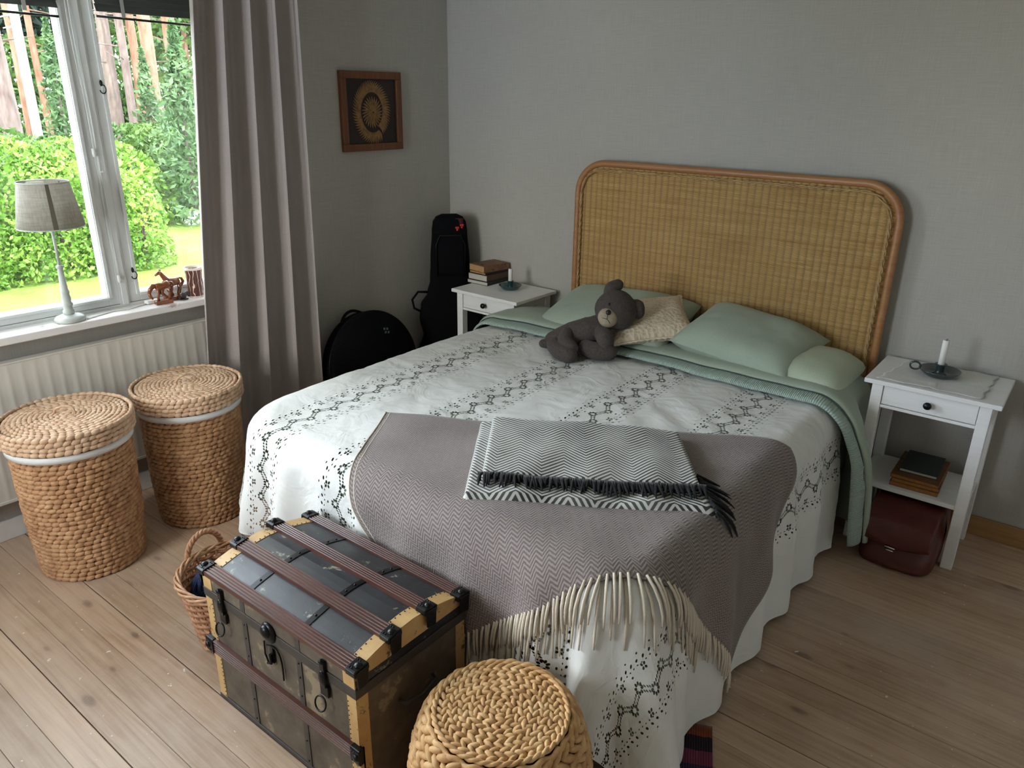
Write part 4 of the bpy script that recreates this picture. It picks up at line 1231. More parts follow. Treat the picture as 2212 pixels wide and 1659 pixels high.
ld = obj('lid', MB().lathe([(0, .544), (.207, .538), (.209, .585), (.0, .592)], 48), CORE, lb, smooth=True, local=True)
w2 = MB(); weave_disc(w2, .210, lambda r: .5935 - .008 * (r / .2) ** 4, .0165, .040, .0215, .017, .30)
weave_side(w2, lambda z: .216, .536, .592, .0175, .042, .0225, .018, .20)
tag(obj('woven_lid', w2, HYAL, ld, smooth=True, local=True, recalc=False), kind='stuff')
hl = [Vector((.040 * q, .008 * sin(3 * q), .598 + .030 * sqrt(max(0, 1 - q * q)))) for q in [-1 + i / 6 for i in range(13)]]
obj('lid_handle', MB().tube(hl, .0042, 6), HYAL, ld, smooth=True, local=True)
lb2 = copy_tree(lb); lb2.location = (.292, -1.918, 0); lb2.rotation_euler = (0, 0, 1.1)
lb2['label'] = 'woven laundry basket with lid standing against the curtain'
lb2.scale = (.965, .965, .985)
lb.rotation_euler = (0, 0, .55)

# ------------------------------------------------------------------ pouf
random.seed(21)
pf = thing('woven_pouf', 'round braided pouf stool standing between the trunk and the bed corner', 'pouf', (2.272, -2.322, 0))
def rp(z):
    q = (z - .180) / .207
    return .150 + .062 * sqrt(max(0, 1 - q * q)) if abs(q) < 1 else .150
w3 = MB(); weave_side(w3, rp, .012, .384, .0165, .048, .0205, .019, .48, True)
tag(obj('braided_side', w3, POUFW, pf, smooth=True, local=True, recalc=False), kind='stuff')
obj('core', MB().lathe([(0, .003), (.14, .003)] + [(rp(z) - .004, z) for z in [.02 + .036 * i for i in range(10)]] + [(.148, .374), (0, .384)], 48), CORE, pf, smooth=True, local=True)
w4 = MB(); weave_disc(w4, .146, lambda r: .389 + .004 * (1 - (r / .15) ** 2), .0118, .036, .0165, .015, .52, True, .010)
tag(obj('braided_seat', w4, POUFW, pf, smooth=True, local=True, recalc=False), kind='stuff')
cr_ = MB()
for s in (0, pi):
    cr_.tube([((.1525 + .003 * cos(i * .9 + s)) * cos(2 * pi * i / 150), (.1525 + .003 * cos(i * .9 + s)) * sin(2 * pi * i / 150), .392 + .003 * sin(i * .9 + s)) for i in range(150)], .0048, 6, closed=True)
cr_.tube([((.1640 + .003 * cos(i * .9)) * cos(2 * pi * i / 150), (.1640 + .003 * cos(i * .9)) * sin(2 * pi * i / 150), .383 + .003 * sin(i * .9)) for i in range(150)], .0070, 6, closed=True)
obj('rim_cord', cr_, POUFW, pf, smooth=True, local=True)

# ------------------------------------------------------------------ small wicker basket behind the trunk
wb = thing('wicker_basket', 'small brown willow basket with a twisted handle beside the trunk', 'basket', (1.130, -2.290, 0))
rw = lambda z: .118 + .045 * (z / .25)
wv = MB(); NSK = 30
for i in range(19):
    z = .010 + .0122 * i; r = rw(z)
    wv.tube([((r + .0062 * cos(NSK / 2 * a + pi * i)) * cos(a), (r + .0062 * cos(NSK / 2 * a + pi * i)) * sin(a), z) for a in [2 * pi * k / 120 for k in range(120)]], .0062, 6, closed=True)
tag(obj('willow_weave', wv, WICK, wb, smooth=True, local=True, recalc=False), kind='stuff')
for k in range(NSK):
    a = 2 * pi * k / NSK
    obj('stake', MB().tube([(rw(z) * cos(a), rw(z) * sin(a), z) for z in (.0, .12, .245)], .004, 5), WICK, wb, smooth=True, local=True)
rm = MB()
for s in range(4):
    rm.tube([((.168 + .008 * cos(5 * a + s * pi / 2)) * cos(a), (.168 + .008 * cos(5 * a + s * pi / 2)) * sin(a), .248 + .009 * sin(5 * a + s * pi / 2)) for a in [2 * pi * k / 160 for k in range(160)]], .0046, 6, closed=True)
obj('braided_rim', rm, m_weave('willow_rim', ((.32, .14, .065), (.50, .26, .13), (.64, .41, .24)), .45), wb, smooth=True, local=True)
obj('bottom', MB().lathe([(0, .004), (.116, .004), (.116, .010), (0, .010)], 32), WICK, wb, local=True)
def handle(a0):
    h = MB(); c0 = Vector((.165 * cos(a0), .165 * sin(a0), 0)); tg = Vector((-sin(a0), cos(a0), 0)); ra = Vector((cos(a0), sin(a0), 0))
    for s in range(3):
        pts = []
        for i in range(41):
            q = pi * i / 40
            c = c0 + tg * (.062 * cos(q)) + Vector((0, 0, .245 + .078 * sin(q)))
            al = i * .75 + s * 2.094
            nrm = (tg * cos(q) + Vector((0, 0, sin(q))))
            pts.append(c + nrm * (.005 * cos(al)) + ra * (.005 * sin(al)))
        h.tube(pts, .0058, 6)
    return obj('handle', h, WICK, wb, smooth=True, local=True)
handle(pi)
BLUEW = simple('blue_wool', (.012, .022, .075), .95, var=.35, scale=50, bump=(90, .8, .006)); REDW = simple('red_wool', (.42, .075, .035), .95, var=.2, scale=50, bump=(90, .6, .005)); GREW = simple('teal_wool', (.06, .20, .22), .95, var=.25, scale=50, bump=(90, .6, .005))
def yarn(label, c, r, m):
    e = thing('yarn_ball', label, 'yarn', c, 0.0, None)
    b = MB().ell((0, 0, 0), (r * .93, r * .93, r * .93), nu=18, nv=12)
    obj('core', b, m, e, smooth=True, local=True)
    w = MB()
    for k in range(14):
        R_ = Matrix.Rotation(rnd(0, pi), 3, 'X') @ Matrix.Rotation(rnd(0, pi), 3, 'Y')
        o_ = rnd(-.5, .5) * r; q = sqrt(r * r - o_ * o_)
        w.tube([R_ @ Vector((q * cos(a), q * sin(a), o_)) for a in [2 * pi * i / 28 for i in range(28)]], .004, 5, closed=True)
    obj('strand', w, m, e, smooth=True, local=True)
yarn('dark blue ball of wool in the willow basket', (1.080, -2.345, .195), .058, BLUEW)
yarn('pale teal ball of wool in the willow basket', (1.192, -2.325, .200), .050, GREW)
yarn('red ball of wool in the willow basket', (1.125, -2.225, .205), .054, REDW)
cl_ = MB().lathe([(0, .012), (.105, .012), (.125, .09), (.12, .125), (.06, .128), (0, .124)], 24, (1.13, -2.290, 0))
tag(obj('folded_cloth', cl_, simple('dark_cloth', (.03, .03, .035), .95, var=.3, scale=20, bump=(30, .8, .02)), smooth=True), 'dark cloth bundled in the bottom of the willow basket', 'cloth')

# ------------------------------------------------------------------ trunk
TX0, TX1, TY0, TY1 = 1.335, 1.972, -2.492, -2.112
trk = thing('dome_top_trunk', 'old dome-topped trunk with mahogany slats and yellowed edging', 'trunk', ((TX0 + TX1) / 2, (TY0 + TY1) / 2, 0))
body = obj('trunk_body', MB().box(TX0, TX1, TY0, TY1, .012, .392), BODYP, trk, bevel=.003)
obj('trunk_base', MB().box(TX0 - .004, TX1 + .004, TY0 - .004, TY1 + .004, .0, .014), STRAP, trk, bevel=.002)
def dome(y, e=0.0):
    q = (y - (TY0 + TY1) / 2) / ((TY1 - TY0) / 2)
    return .442 + .030 * (1 - q * q) + .008 * (1 - abs(q)) + e
lp = [(TY0, .394)] + [(y, dome(y)) for y in [lerp(TY0, TY1, i / 16) for i in range(17)]] + [(TY1, .394)]
lid = obj('lid', MB().prism(lp, 'x', TX0, TX1), LIDP, trk, bevel=.002)
obj('lid_front', MB().box(TX0 + .001, TX1 - .001, TY0 - .0015, TY0, .396, .440), BODYP, lid)
for x0, x1 in ((TX0 - .0005, TX0 + .040), (TX1 - .040, TX1 + .0005)):   # yellowed edging on the lid and the body corners
    ep = [(y, dome(y, .0016)) for y in [lerp(TY0, TY1, i / 16) for i in range(17)]] + [(y, dome(y, -.003)) for y in [lerp(TY1, TY0, i / 16) for i in range(17)]]
    obj('lid_edging', MB().prism(ep, 'x', x0, x1), BRASS, lid)
    obj('lid_edging', MB().box(x0, x1, TY0 - .0030, TY0, .396, .440), BRASS, lid)
    for (za, zb) in ((.014, .178), (.222, .366)):
        obj('corner_edging', MB().box(x0 if x0 < 1.5 else x0 + .008, x1 if x0 > 1.5 else x1 - .008, TY0 - .0020, TY0 + .001, za, zb), BRASS, body)
for s, x in ((-1, TX0), (1, TX1)):
    ep = [(TY0, .42)] + [(y, dome(y)) for y in [lerp(TY0, TY1, i / 16) for i in range(17)]] + [(TY1, .42)]
    obj('lid_end_edging', MB().prism([(y, z) for y, z in ep], 'x', *( (x - .0015, x + .0005) if s < 0 else (x - .0005, x + .0015))), BRASS, lid)
    obj('corner_edging', MB().box(x - .0015, x + .0015, TY0, TY0 + .034, .014, .366), BRASS, body)
    obj('corner_edging', MB().box(x - .0015, x + .0015, TY1 - .034, TY1, .014, .366), BRASS, body)
sb_ = MB(); sb_.box(TX0 - .004, TX1 + .004, TY0 - .004, TY1 + .004, .366, .394)
obj('seam_band', sb_, STRAP, trk, bevel=.0015)
def slat(nm, y, z, tilt, par, x0=TX0 - .010, x1=TX1 + .010, w=.042, h=.014):
    R_ = Matrix.Rotation(tilt, 3, 'X'); m = MB()
    prof = []
    n = 5; g = w / n
    prof += [(-w / 2, 0)]
    for k in range(n):
        a = -w / 2 + k * g
        prof += [(a + .0010, h - .0022), (a + .0028, h), (a + g - .0028, h), (a + g - .0010, h - .0022)]
    prof += [(w / 2, 0)]
    q = []
    for a, b in prof:
        v = R_ @ Vector((0, a, b)); q.append((y + v.y, z + v.z))
    m.prism(q, 'x', x0, x1)
    o = obj(nm, m, SLAT, par)
    for xa, xb in ((x0 - .004, x0 + .030), (x1 - .030, x1 + .004)):       # iron end caps with a domed stud
        cp = MB()
        pr = []
        for a, b in ((-w / 2 - .002, -.002), (-w / 2 - .002, h), (-w / 2 + .004, h + .003), (w / 2 - .004, h + .003), (w / 2 + .002, h), (w / 2 + .002, -.002)):
            v = R_ @ Vector((0, a, b)); pr.append((y + v.y, z + v.z))
        cp.prism(pr, 'x', xa, xb)
        out = xa if xa < 1.5 else xb
        dn = [(y + (R_ @ Vector((0, a, 0))).y, z + (R_ @ Vector((0, a, 0))).z + b) for a, b in ((-w / 2 + .002, h - .002), (w / 2 - .002, h - .002), (w / 2 - .006, -.040), (-w / 2 + .006, -.040))]
        cp.prism(dn, 'x', out - .003, out + .003)
        co_ = obj('end_cap', cp, BLACKM, o, bevel=.002)
        v = R_ @ Vector((0, 0, h + .003)); st_ = MB()
        st_.ell(((xa + xb) / 2 + (-.006 if xa < 1.5 else .006), y + v.y, z + v.z), (.0105, .0105, .0065), R_, 12, 8)
        for sx in (-.009, .009):
            for sy in (-.013, .013):
                v2 = R_ @ Vector((0, sy, h + .003)); st_.ell(((xa + xb) / 2 + sx * (1 if sx * (xa - 1.5) < 0 else -.2) , y + v2.y, z + v2.z), (.0028, .0028, .002), None, 6, 4)
        obj('stud', st_, BLACKM, o, smooth=True)
    return o
for y in (TY0 + .012, -2.372, -2.250, TY1 - .012):
    dz = (dome(y + .004) - dome(y - .004)) / .008
    slat('lid_slat', y, dome(y) - (.002 if abs(y + 2.302) > .15 else .0005), math.atan(dz) * (.35 if abs(y + 2.302) > .15 else 1.0), lid)
slat('front_slat', TY0, .200, pi / 2, body, h=.014, w=.044)
for x in (1.521, 1.756):
    bp = [(y, dome(y, .0022)) for y in [lerp(TY0 + .03, TY1 - .03, i / 14) for i in range(15)]] + [(y, dome(y, -.002)) for y in [lerp(TY1 - .03, TY0 + .03, i / 14) for i in range(15)]]
    obj('lid_strap', MB().prism(bp, 'x', x - .009, x + .009), BLACKM, lid)
    for y in (-2.43, -2.33, -2.30, -2.20, -2.17): obj('rivet', MB().ell((x, y, dome(y, .003)), (.0035, .0035, .0022), None, 8, 5), BLACKM, lid, smooth=True)
    obj('front_strap', MB().box(x - .010, x + .010, TY0 - .0025, TY0, .014, .366), STRAP, body)
    obj('front_strap', MB().box(x - .010, x + .010, TY0 - .0025, TY0, .394, .438), STRAP, body)
    for zz in (.03, .10, .25, .31, .355): obj('rivet', MB().ell((x, TY0 - .003, zz), (.003, .002, .003), None, 8, 5), BLACKM, body, smooth=True)
pins = MB()
for xx, yy in [(TX0 + .036, None), (TX1 - .036, None)]:
    for i in range(22):
        y = lerp(TY0 + .02, TY1 - .02, i / 21); pins.ell((xx, y, dome(y, .0022)), (.0022, .0022, .0014), None, 6, 4)
tag(obj('edging_pins', pins, BLACKM, lid, smooth=True), kind='stuff')
pins = MB()
for xx in (TX0 + .029, TX1 - .029):
    for z in [.02 + .0145 * i for i in range(11)] + [.23 + .0145 * i for i in range(9)]: pins.ell((xx, TY0 - .0022, z), (.0020, .0014, .0020), None, 6, 4)
tag(obj('edging_pins', pins, BLACKM, body, smooth=True), kind='stuff')
for x in (1.425, 1.862):           # hasps with drop rings
    h = MB(); h.box(x - .008, x + .008, TY0 - .012, TY0 - .002, .345, .425); h.box(x - .015, x + .015, TY0 - .010, TY0 - .002, .318, .350)
    h.ell((x, TY0 - .012, .424), (.008, .006, .008), None, 10, 6); h.ell((x, TY0 - .012, .375), (.013, .007, .022), None, 12, 8)
    hs = obj('hasp', h, BLACKM, body, smooth=False, bevel=.002)
    obj('drop_ring', MB().tube([(x + .020 * sin(a) - .008, TY0 - .012 - .006 * (1 - cos(a)), .314 - .018 + .018 * cos(a)) for a in [2 * pi * i / 20 for i in range(20)]], .0024, 6, closed=True), BLACKM, hs, smooth=True)
lk = MB(); lk.ell((1.640, TY0 - .006, .392), (.029, .012, .031), None, 20, 12); lk.ell((1.640, TY0 - .014, .400), (.019, .012, .019), None, 16, 10)
lo = obj('lock_hasp', lk, BLACKM, trk, smooth=True)
lpz = MB(); lpz.tube([(1.625 + .060 * q + .022 * sin(pi * q), TY0 - .0055, .345 - .008 * q + .02 * sin(pi * q * 1.0) - .075 * q * q) for q in [i / 12 for i in range(13)]], .0026, 6)
lpz.tube([(1.612, TY0 - .0045, .350), (1.610, TY0 - .0045, .310), (1.622, TY0 - .0045, .285)], .0026, 6)
lpz.box(1.640, 1.652, TY0 - .008, TY0 - .002, .300, .352); lpz.tube([(1.646, TY0 - .012, .330), (1.646, TY0 - .012, .300), (1.630, TY0 - .012, .294)], .004, 6)
obj('lock_plate', lpz, BLACKM, trk)
hd_ = MB()
for x, s in ((TX0, -1), (TX1, 1)):
    hd_.tube([(x + s * .004, -2.36, .27), (x + s * .02, -2.355, .265), (x + s * .022, -2.30, .255), (x + s * .02, -2.245, .265), (x + s * .004, -2.24, .27)], .006, 8)
obj('side_handle', hd_, STRAP, body, smooth=True)

# ------------------------------------------------------------------ instrument cases in the corner
gc = thing('guitar_case', 'black soft guitar case standing upright in the corner', 'instrument case', (.19, -.22, 0))
prof = []
def gw(z):
    pts = [(0, .13), (.04, .185), (.16, .215), (.27, .195), (.36, .165), (.46, .185), (.54, .175), (.61, .135), (.68, .118), (.80, .112), (.97, .100), (1.015, .094), (1.040, .080), (1.056, .055), (1.066, .022)]
    for (a, b), (c, d) in zip(pts, pts[1:]):
        if a <= z <= c:
            q = (z - a) / (c - a); q = q * q * (3 - 2 * q); return lerp(b, d, q)
    return .02
nrm = Vector((.74, -.67, 0)); wid = Vector((.67, .74, 0))
def gcf(u, v):
    z = .004 + 1.060 * v; w = gw(z - .004); a = 2 * pi * u
    p = 4.0; ca, sa_ = cos(a), sin(a); k = (abs(ca) ** p + abs(sa_) ** p) ** (-1 / p)
    th = .062 * (1 - .30 * v) * min(1, sqrt(min(v, 1 - v) / .02 + .02))
    c = Vector((.185, -.205, 0)) - nrm * (.035 * v)
    q = c + wid * (w * ca * k) + nrm * (th * sa_ * k)
    return (q.x, q.y, z)
gm = MB().grid(48, 130, gcf)
obj('case_body', gm, BLACK, gc, smooth=True)
def onc(w, z, e=.0): return Vector((.185, -.205, 0)) - nrm * (.035 * z / 1.06) + wid * w + nrm * (.062 * (1 - .3 * z / 1.06) + .003 + e) + Vector((0, 0, z))
pk = MB()
pk.grid(8, 8, lambda u, v: onc(lerp(-.085, .085, u), lerp(.72, .955, v), .005 * sin(pi * u) * sin(pi * v)))
obj('front_pocket', pk, BLACK, gc, smooth=True, solid=.006)
zp = MB().tube([onc(x, z, .008) for x, z in ((-.08, .73), (-.082, .9), (-.06, .952), (.06, .952), (.082, .9), (.08, .73))], .003, 5)
obj('zipper', zp, BLACKM, gc, smooth=True)
RB_ = simple('red_tag', (.55, .02, .012), .5)
tg_ = MB()
for x, z in ((.040, .990), (.066, 1.004)):
    for dx in (-.006, .006): tg_.ell(onc(x + dx * .8, z + .003, .001), (.0075, .0075, .0075), None, 10, 6)
    tg_.ell(onc(x, z - .008, .001), (.006, .006, .008), None, 10, 6)
obj('heart_tag', tg_, RB_, gc, smooth=True)['label'] = 'two small bright red hearts'
obj('tag_strap', MB().grid(4, 4, lambda u, v: onc(lerp(.030, .076, u), lerp(1.010, 1.045, v), -.004)), simple('dark_red_cloth', (.06, .008, .008), .9), gc, smooth=True, solid=.002)
hd2 = MB().tube([onc(-.165, .50, -.05), onc(-.215, .53, -.04), onc(-.225, .58, -.04), onc(-.190, .625, -.04), onc(-.130, .620, -.05)], .007, 6)
obj('carry_handle', hd2, BLACK, gc, smooth=True)

rc_ = thing('round_drum_case', 'round black drum case leaning on the wall behind the bed', 'instrument case', LW(.14, -.80, 0))
DC = Vector(LW(.155, -.775, .305)); dn_ = Vector((.97, -.03, .20)).normalized(); du_ = Vector((0.02, 1, 0)).normalized(); dv_2 = dn_.cross(du_).normalized()
def disc(r, h0, h1, rr):
    m = MB(); pr = [(0, h0), (r - rr, h0), (r, h0 + rr), (r, h1 - rr), (r - rr, h1), (0, h1)]
    n = 64; vs = []; fs = []
    for a_, b_ in pr:
        for k in range(n):
            an = 2 * pi * k / n; vs.append(DC + du_ * (a_ * cos(an)) + dv_2 * (a_ * sin(an)) + dn_ * b_)
    for i in range(len(pr) - 1):
        for k in range(n): fs.append((i * n + k, i * n + (k + 1) % n, (i + 1) * n + (k + 1) % n, (i + 1) * n + k))
    m.add(vs, fs); return m
obj('case_shell', disc(.300, -.055, .055, .018), BLACK, rc_, smooth=True, bevel=0)
zr = MB().tube([DC + du_ * (.302 * cos(a)) + dv_2 * (.302 * sin(a)) + dn_ * .030 for a in [2 * pi * i / 72 for i in range(72)]], .0035, 5, closed=True)
obj('zipper', zr, BLACKM, rc_, smooth=True)
hh = MB().tube([DC + du_ * (.30 * cos(a) + (.03 * sin((a - 1.6) / .5 * pi)) * cos(a)) + dv_2 * (.30 * sin(a) + .03 * sin((a - 1.6) / .5 * pi) * sin(a)) for a in [1.6 + .5 * i / 10 for i in range(11)]], .008, 6)
obj('carry_handle', hh, BLACK, rc_, smooth=True)
gl_ = MB()
for a_, b_ in ((.085, .190), (.105, .186), (.090, .170), (.110, .166)):
    c = DC + du_ * a_ + dv_2 * b_ + dn_ * .0555
    q = .006; gl_.add([c - du_ * q - dv_2 * q, c + du_ * q - dv_2 * q, c + du_ * q + dv_2 * q, c - du_ * q + dv_2 * q], [(0, 1, 2, 3)])
obj('logo_patch', gl_, simple('pale_green_print', (.10, .16, .11), .6), rc_)

# ------------------------------------------------------------------ outdoors: lawn, hedge, forest edge
random.seed(5)
GZ = -.50
gm_ = MB()
def gnd(u, v):
    x = lerp(-.4, -46, u ** 1.6); y = lerp(-16, 34, v)
    return (x, y, GZ + .03 * nz(x * .5, y * .5) + .10 * max(0, (-x - 14) / 10))
gm_.grid(60, 60, gnd)
struct('lawn', gm_, m_lawn(), smooth=True, recalc=False)
LEAFB = m_leaf('hedge_leaf', (0.0417, 0.0971, 0.0111), (0.0924, 0.1848, 0.0232), (0.1848, 0.2772, 0.0463), 3.0)
LEAFM = m_leaf('bush_leaf', (0.0193, 0.0468, 0.0099), (0.0413, 0.0853, 0.0165), (0.0825, 0.1320, 0.0275), 1.2)
LEAFP = m_leaf('spruce_needle', (0.0248, 0.0550, 0.0193), (0.0468, 0.0908, 0.0330), (0.0825, 0.1375, 0.0495), 2.0)
LEAFD = m_leaf('pine_needle', (0.0066, 0.0154, 0.0121), (0.0121, 0.0264, 0.0176), (0.0248, 0.0440, 0.0248), 1.0)
BARKR = m_bark('pine_bark', (.070, .030, .018), (.125, .062, .040), (.18, .105, .074))
BARKW = m_bark('pale_bark', (.045, .030, .026), (.085, .062, .054), (.12, .098, .088))
BIRCH = m_bark('birch_bark', (.16, .15, .14), (.28, .27, .26), (.36, .35, .34))
BARKG = m_bark('grey_bark', (.045, .032, .027), (.085, .062, .052), (.13, .10, .085))
def leaf(mb, c, s, flat=.5):
    n = Vector((rnd(-1, 1), rnd(-1, 1), rnd(-.3, 1.2))).normalized()
    t = n.orthogonal().normalized(); t = Matrix.Rotation(rnd(0, 2 * pi), 3, n) @ t; b = n.cross(t)
    mb.v += [tuple(c - t * s * .5), tuple(c + b * s * .5 * flat + t * s * .05), tuple(c + t * s * .5), tuple(c - b * s * .5 * flat + t * s * .05)]
    k = len(mb.v) - 4; mb.f.append((k, k + 1, k + 2, k + 3))
def at(az, d, z=0.0): return Vector((CAM.x - d * cos(radians(az)), CAM.y + d * sin(radians(az)), z))
def bush(name, label, cat, c, rx, ry, h, n, s, mat, az, group=None, kids=True):
    e = thing(name, label, cat, (c.x, c.y, GZ), 0.0, group)
    m = MB(); ca, sa_ = cos(radians(az)), sin(radians(az))
    for _ in range(n):
        a = rnd(0, 2 * pi); q = rnd(.55, 1.0) ** .5; zz = random.random()
        prof_ = sqrt(max(.03, 1 - (max(0, zz - .35) / .67) ** 2)) * (1 + .18 * nz(a * 1.7, zz * 3, c.x))
        du, dv = rx * q * cos(a) * prof_, ry * q * sin(a) * prof_
        p = Vector((c.x + du * sa_ + dv * ca, c.y + du * ca - dv * sa_, GZ + .02 + h * zz + .1 * nz(a * 3, zz * 4)))
        leaf(m, p, s * rnd(.7, 1.3), rnd(.4, .75))
    obj('foliage', m, mat, e, recalc=False)
    if kids:
        b = MB()
        for _ in range(8):
            a = rnd(0, 2 * pi); b.tube([(c.x + .1 * cos(a), c.y + .1 * sin(a), GZ - .03), (c.x + rx * .3 * cos(a), c.y + ry * .3 * sin(a), GZ + h * .4), (c.x + rx * .5 * cos(a), c.y + ry * .5 * sin(a), GZ + h * .75)], [.02, .014, .006], 5)
        obj('stems', b, BARKG, e, recalc=False)
    return e
HG = 'hedge bushes across the lawn'
for az, d, rx, ry, h, lab in ((11, 10.6, 1.4, .7, 1.65, 'dense bright green hedge bush far along the lawn, outermost of the row'), (17, 11.0, 1.35, .75, 1.65, 'dense bright green hedge bush behind the table lamp, farther from the post'), (22.0, 11.2, .85, .7, 1.55, 'dense bright green hedge bush behind the lampshade, next to the window post'), (25.7, 11.2, .42, .5, 1.15, 'bright green hedge bush at the lower end of the row by the open lawn')):
    bush('hedge_bush', lab, 'bush', at(az, d), rx, ry, h, int(8200 * rx), .066, LEAFB, az, HG)
k = 0
for az, d, rx, ry, h, s, mt, lab in ((8, 15, 2.4, 1.3, 1.7, .24, LEAFM, 'tall green undergrowth bush at the outer end of the forest edge'), (14.5, 15, 2.2, 1.3, 1.7, .24, LEAFM, 'broad green undergrowth bush below the pale leaning trunks'), (19.5, 14.2, 1.6, 1.1, 1.45, .22, LEAFM, 'green undergrowth bush at the foot of the white birch trunk'), (23.0, 14.6, 1.4, 1.1, 1.4, .20, LEAFB, 'yellow green undergrowth bush behind the window post'), (26.4, 17.5, 1.7, 1.2, 1.5, .22, LEAFM, 'green undergrowth bush behind the thin pine trunks'), (29.8, 19, 1.9, 1.2, 1.5, .24, LEAFM, 'green undergrowth bush beyond the small spruce'), (34, 18, 2.1, 1.3, 1.7, .24, LEAFM, 'green undergrowth bush hidden partly by the curtain'), (40, 19, 2.5, 1.4, 1.8, .26, LEAFM, 'green undergrowth bush at the far end of the forest edge')):
    bush('undergrowth_bush', lab, 'bush', at(az, d), rx, ry, h, int(3000 * rx), s * .55, mt, az, 'bushes along the forest edge')
# back row of thicket
for i, (az, wh) in enumerate(((4, 'far beyond the outer window edge'), (10, 'behind the outermost pine trunk'), (16, 'behind the thick pale pink trunk'), (21, 'behind the white birch trunk'), (26, 'behind the grey brown trunk past the window post'), (31, 'behind the close pair of orange pines'), (37, 'behind the pine hidden by the curtain'), (43, 'at the far end of the forest edge'))):
    bush('thicket_bush', 'dark green thicket ' + wh, 'bush', at(az, 27 + 2 * sin(i * 2.0)), 2.7, 1.6, 3.9 + sin(i * 1.7) * .5, 5200, .20, LEAFM, az, 'thicket bushes behind the trunks', kids=False)

def spruce(label, c, h, r, n):
    e = thing('young_spruce', label, 'tree', (c.x, c.y, GZ), 0.0, None)
    obj('trunk', MB().tube([(c.x, c.y, GZ - .05), (c.x, c.y, GZ + h)], [.05, .008], 7), BARKG, e, smooth=True)
    m = MB()
    for _ in range(n):
        zz = rnd(.04, 1); a = rnd(0, 2 * pi); tier = (zz * 14) % 1
        q = r * (1 - zz) * (.45 + .55 * (1 - tier)) * rnd(.25, 1)
        p = Vector((c.x + q * cos(a), c.y + q * sin(a), GZ + h * zz - .25 * q))
        leaf(m, p, .17 * rnd(.6, 1.2), .35)
    obj('crown', m, LEAFP, e, recalc=False)
spruce('young pale green spruce next to the curtain, beyond the lawn', at(29.6, 14.5), 3.2, 1.25, 3000)
spruce('young pale green spruce between the thin pine trunks', at(27.6, 19.5), 3.0, 1.0, 1600)
spruce('young pale green spruce behind the window post', at(22.6, 20.5), 3.6, 1.1, 1700)

def pine(label, az, d, dia, bark, h=15, crown=True, lean=0.0, top=9.0, dense=420):
    c = at(az, d); e = thing('pine_tree', label, 'tree', (c.x, c.y, GZ), 0.0, 'tree trunks at the forest edge')
    pts = []; rr = []
    for i in range(10):
        z = GZ - .1 + h * i / 9
        pts.append((c.x + .06 * nz(z * .5, az) + lean * z * .3, c.y + .06 * nz(az, z * .5) + lean * z, z)); rr.append(dia / 2 * (1.08 - .55 * i / 9))
    obj('trunk', MB().tube(pts, rr, 10), bark, e, smooth=True)
    br = MB()
    for _ in range(7):
        z = rnd(2.2, 5.5); a = rnd(0, 2 * pi); L_ = rnd(.3, .9)
        br.tube([(c.x, c.y + lean * z, z), (c.x + L_ * cos(a), c.y + lean * z + L_ * sin(a), z + rnd(-.1, .25))], [.022, .008], 5)
    obj('branch', br, bark, e, recalc=False)
    if crown:
        m = MB()
        for _ in range(dense):
            zz = rnd(0, 1); a = rnd(0, 2 * pi); q = rnd(.2, 1) * (1.9 - 1.2 * abs(zz - .4))
            p = Vector((c.x + q * cos(a), c.y + lean * (top + zz * 5) + q * sin(a), top + zz * 5))
            leaf(m, p, rnd(.3, .6), .3)
        obj('crown', m, LEAFD, e, recalc=False)
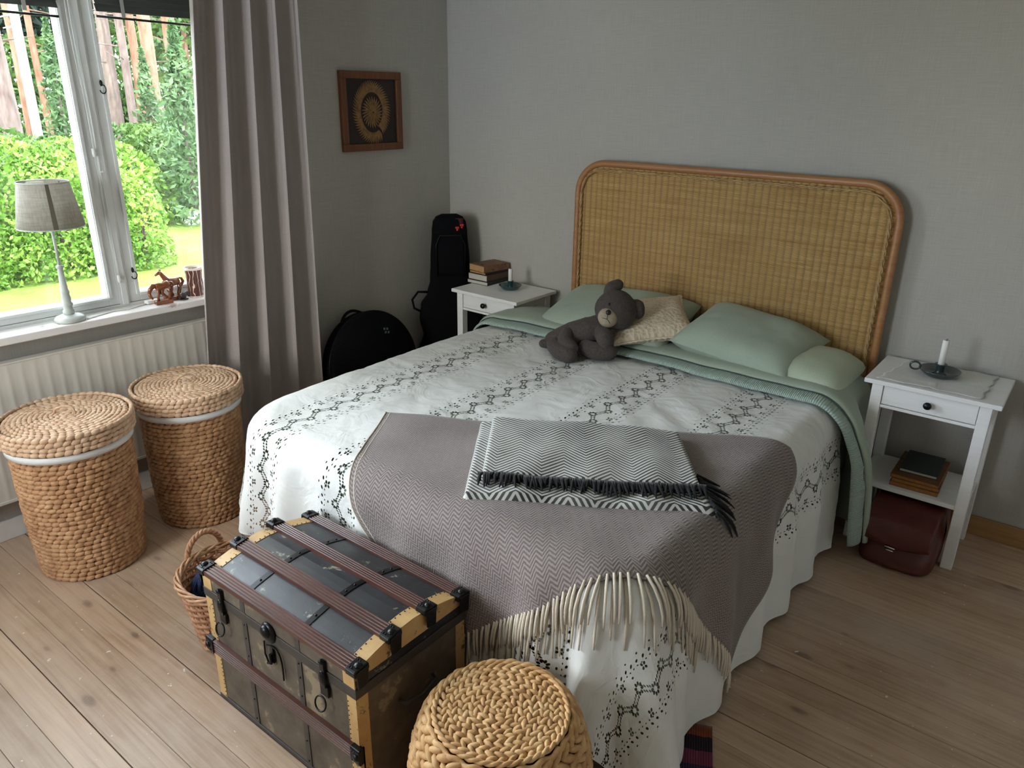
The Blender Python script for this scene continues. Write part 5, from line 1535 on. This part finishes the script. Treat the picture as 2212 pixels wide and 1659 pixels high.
for lab, az, d, dia, bk, ln in (('thick pale pink trunk at the outer edge of the pane with the lamp', 19.75, 16.5, .36, BARKW, -.01), ('reddish brown pine trunk beside the white birch', 20.75, 22, .20, BARKR, 0), ('slim white birch trunk above the lampshade', 21.1, 16, .155, BIRCH, 0), ('thin dark pine trunk behind the birch', 21.0, 30, .2, BARKG, -.003), ('slender reddish pine trunk closest to the window post', 21.75, 24, .17, BARKR, 0),
                               ('dark grey brown trunk just past the window post', 25.6, 22, .30, BARKG, .004), ('slim pale pink pine trunk with broken twigs', 26.55, 21, .19, BARKW, 0), ('slim orange pink pine trunk next to the broken-twig pine', 27.2, 22, .21, BARKR, 0), ('thick orange pine trunk in the middle of the pane by the curtain', 28.0, 20, .29, BARKR, 0), ('orange pine trunk, first of a close pair by the curtain', 29.2, 24, .22, BARKR, .004), ('pale orange pine trunk, second of a close pair by the curtain', 29.55, 24.5, .22, BARKW, 0), ('thin reddish trunk almost behind the curtain', 30.25, 26, .15, BARKR, 0),
                               ('pine trunk standing behind the wall between the panes', 23.6, 24, .24, BARKR, 0), ('pine trunk hidden behind the curtain', 33.0, 22, .25, BARKR, 0), ('pine trunk beyond the outer window edge', 16.5, 20, .26, BARKR, 0), ('pine trunk far beyond the outer window edge', 12.5, 22, .26, BARKG, 0)):
    pine(lab, az, d, dia, bk, 14, True, ln, rnd(8.5, 10.5), 260)
random.seed(8)
for az, d, lab in ((19.6, 30, 'dark pine with low branches behind the thick pale trunk'), (21.4, 31, 'dark pine with low branches behind the birch'), (28.7, 30, 'dark pine with low branches behind the orange pines'), (24.4, 33, 'dark pine with low branches behind the window post'), (31.5, 30, 'dark pine with low branches beside the curtain edge')):
    pine(lab, az, d, .22, BARKG, 12, True, 0, 2.9, 2400)
# two white wrapped stones on the lawn
for az, d, s, lab in ((29.22, 14.4, .15, 'white stone lying on the lawn before the spruce'), (30.75, 14.3, .17, 'white stone on the lawn close to the curtain edge')):
    c = at(az, d, GZ)
    m = MB().ell((c.x, c.y, GZ + s * .7), (s * 1.1, s, s * .8), None, 14, 9, lambda p: p * (1 + .22 * nz(p.x * 2 + az, p.y * 2, p.z * 2)))
    tag(obj('stone', m, simple('white_stone', (.75, .75, .72), .8), smooth=False), lab, 'stone', 'white stones on the lawn')
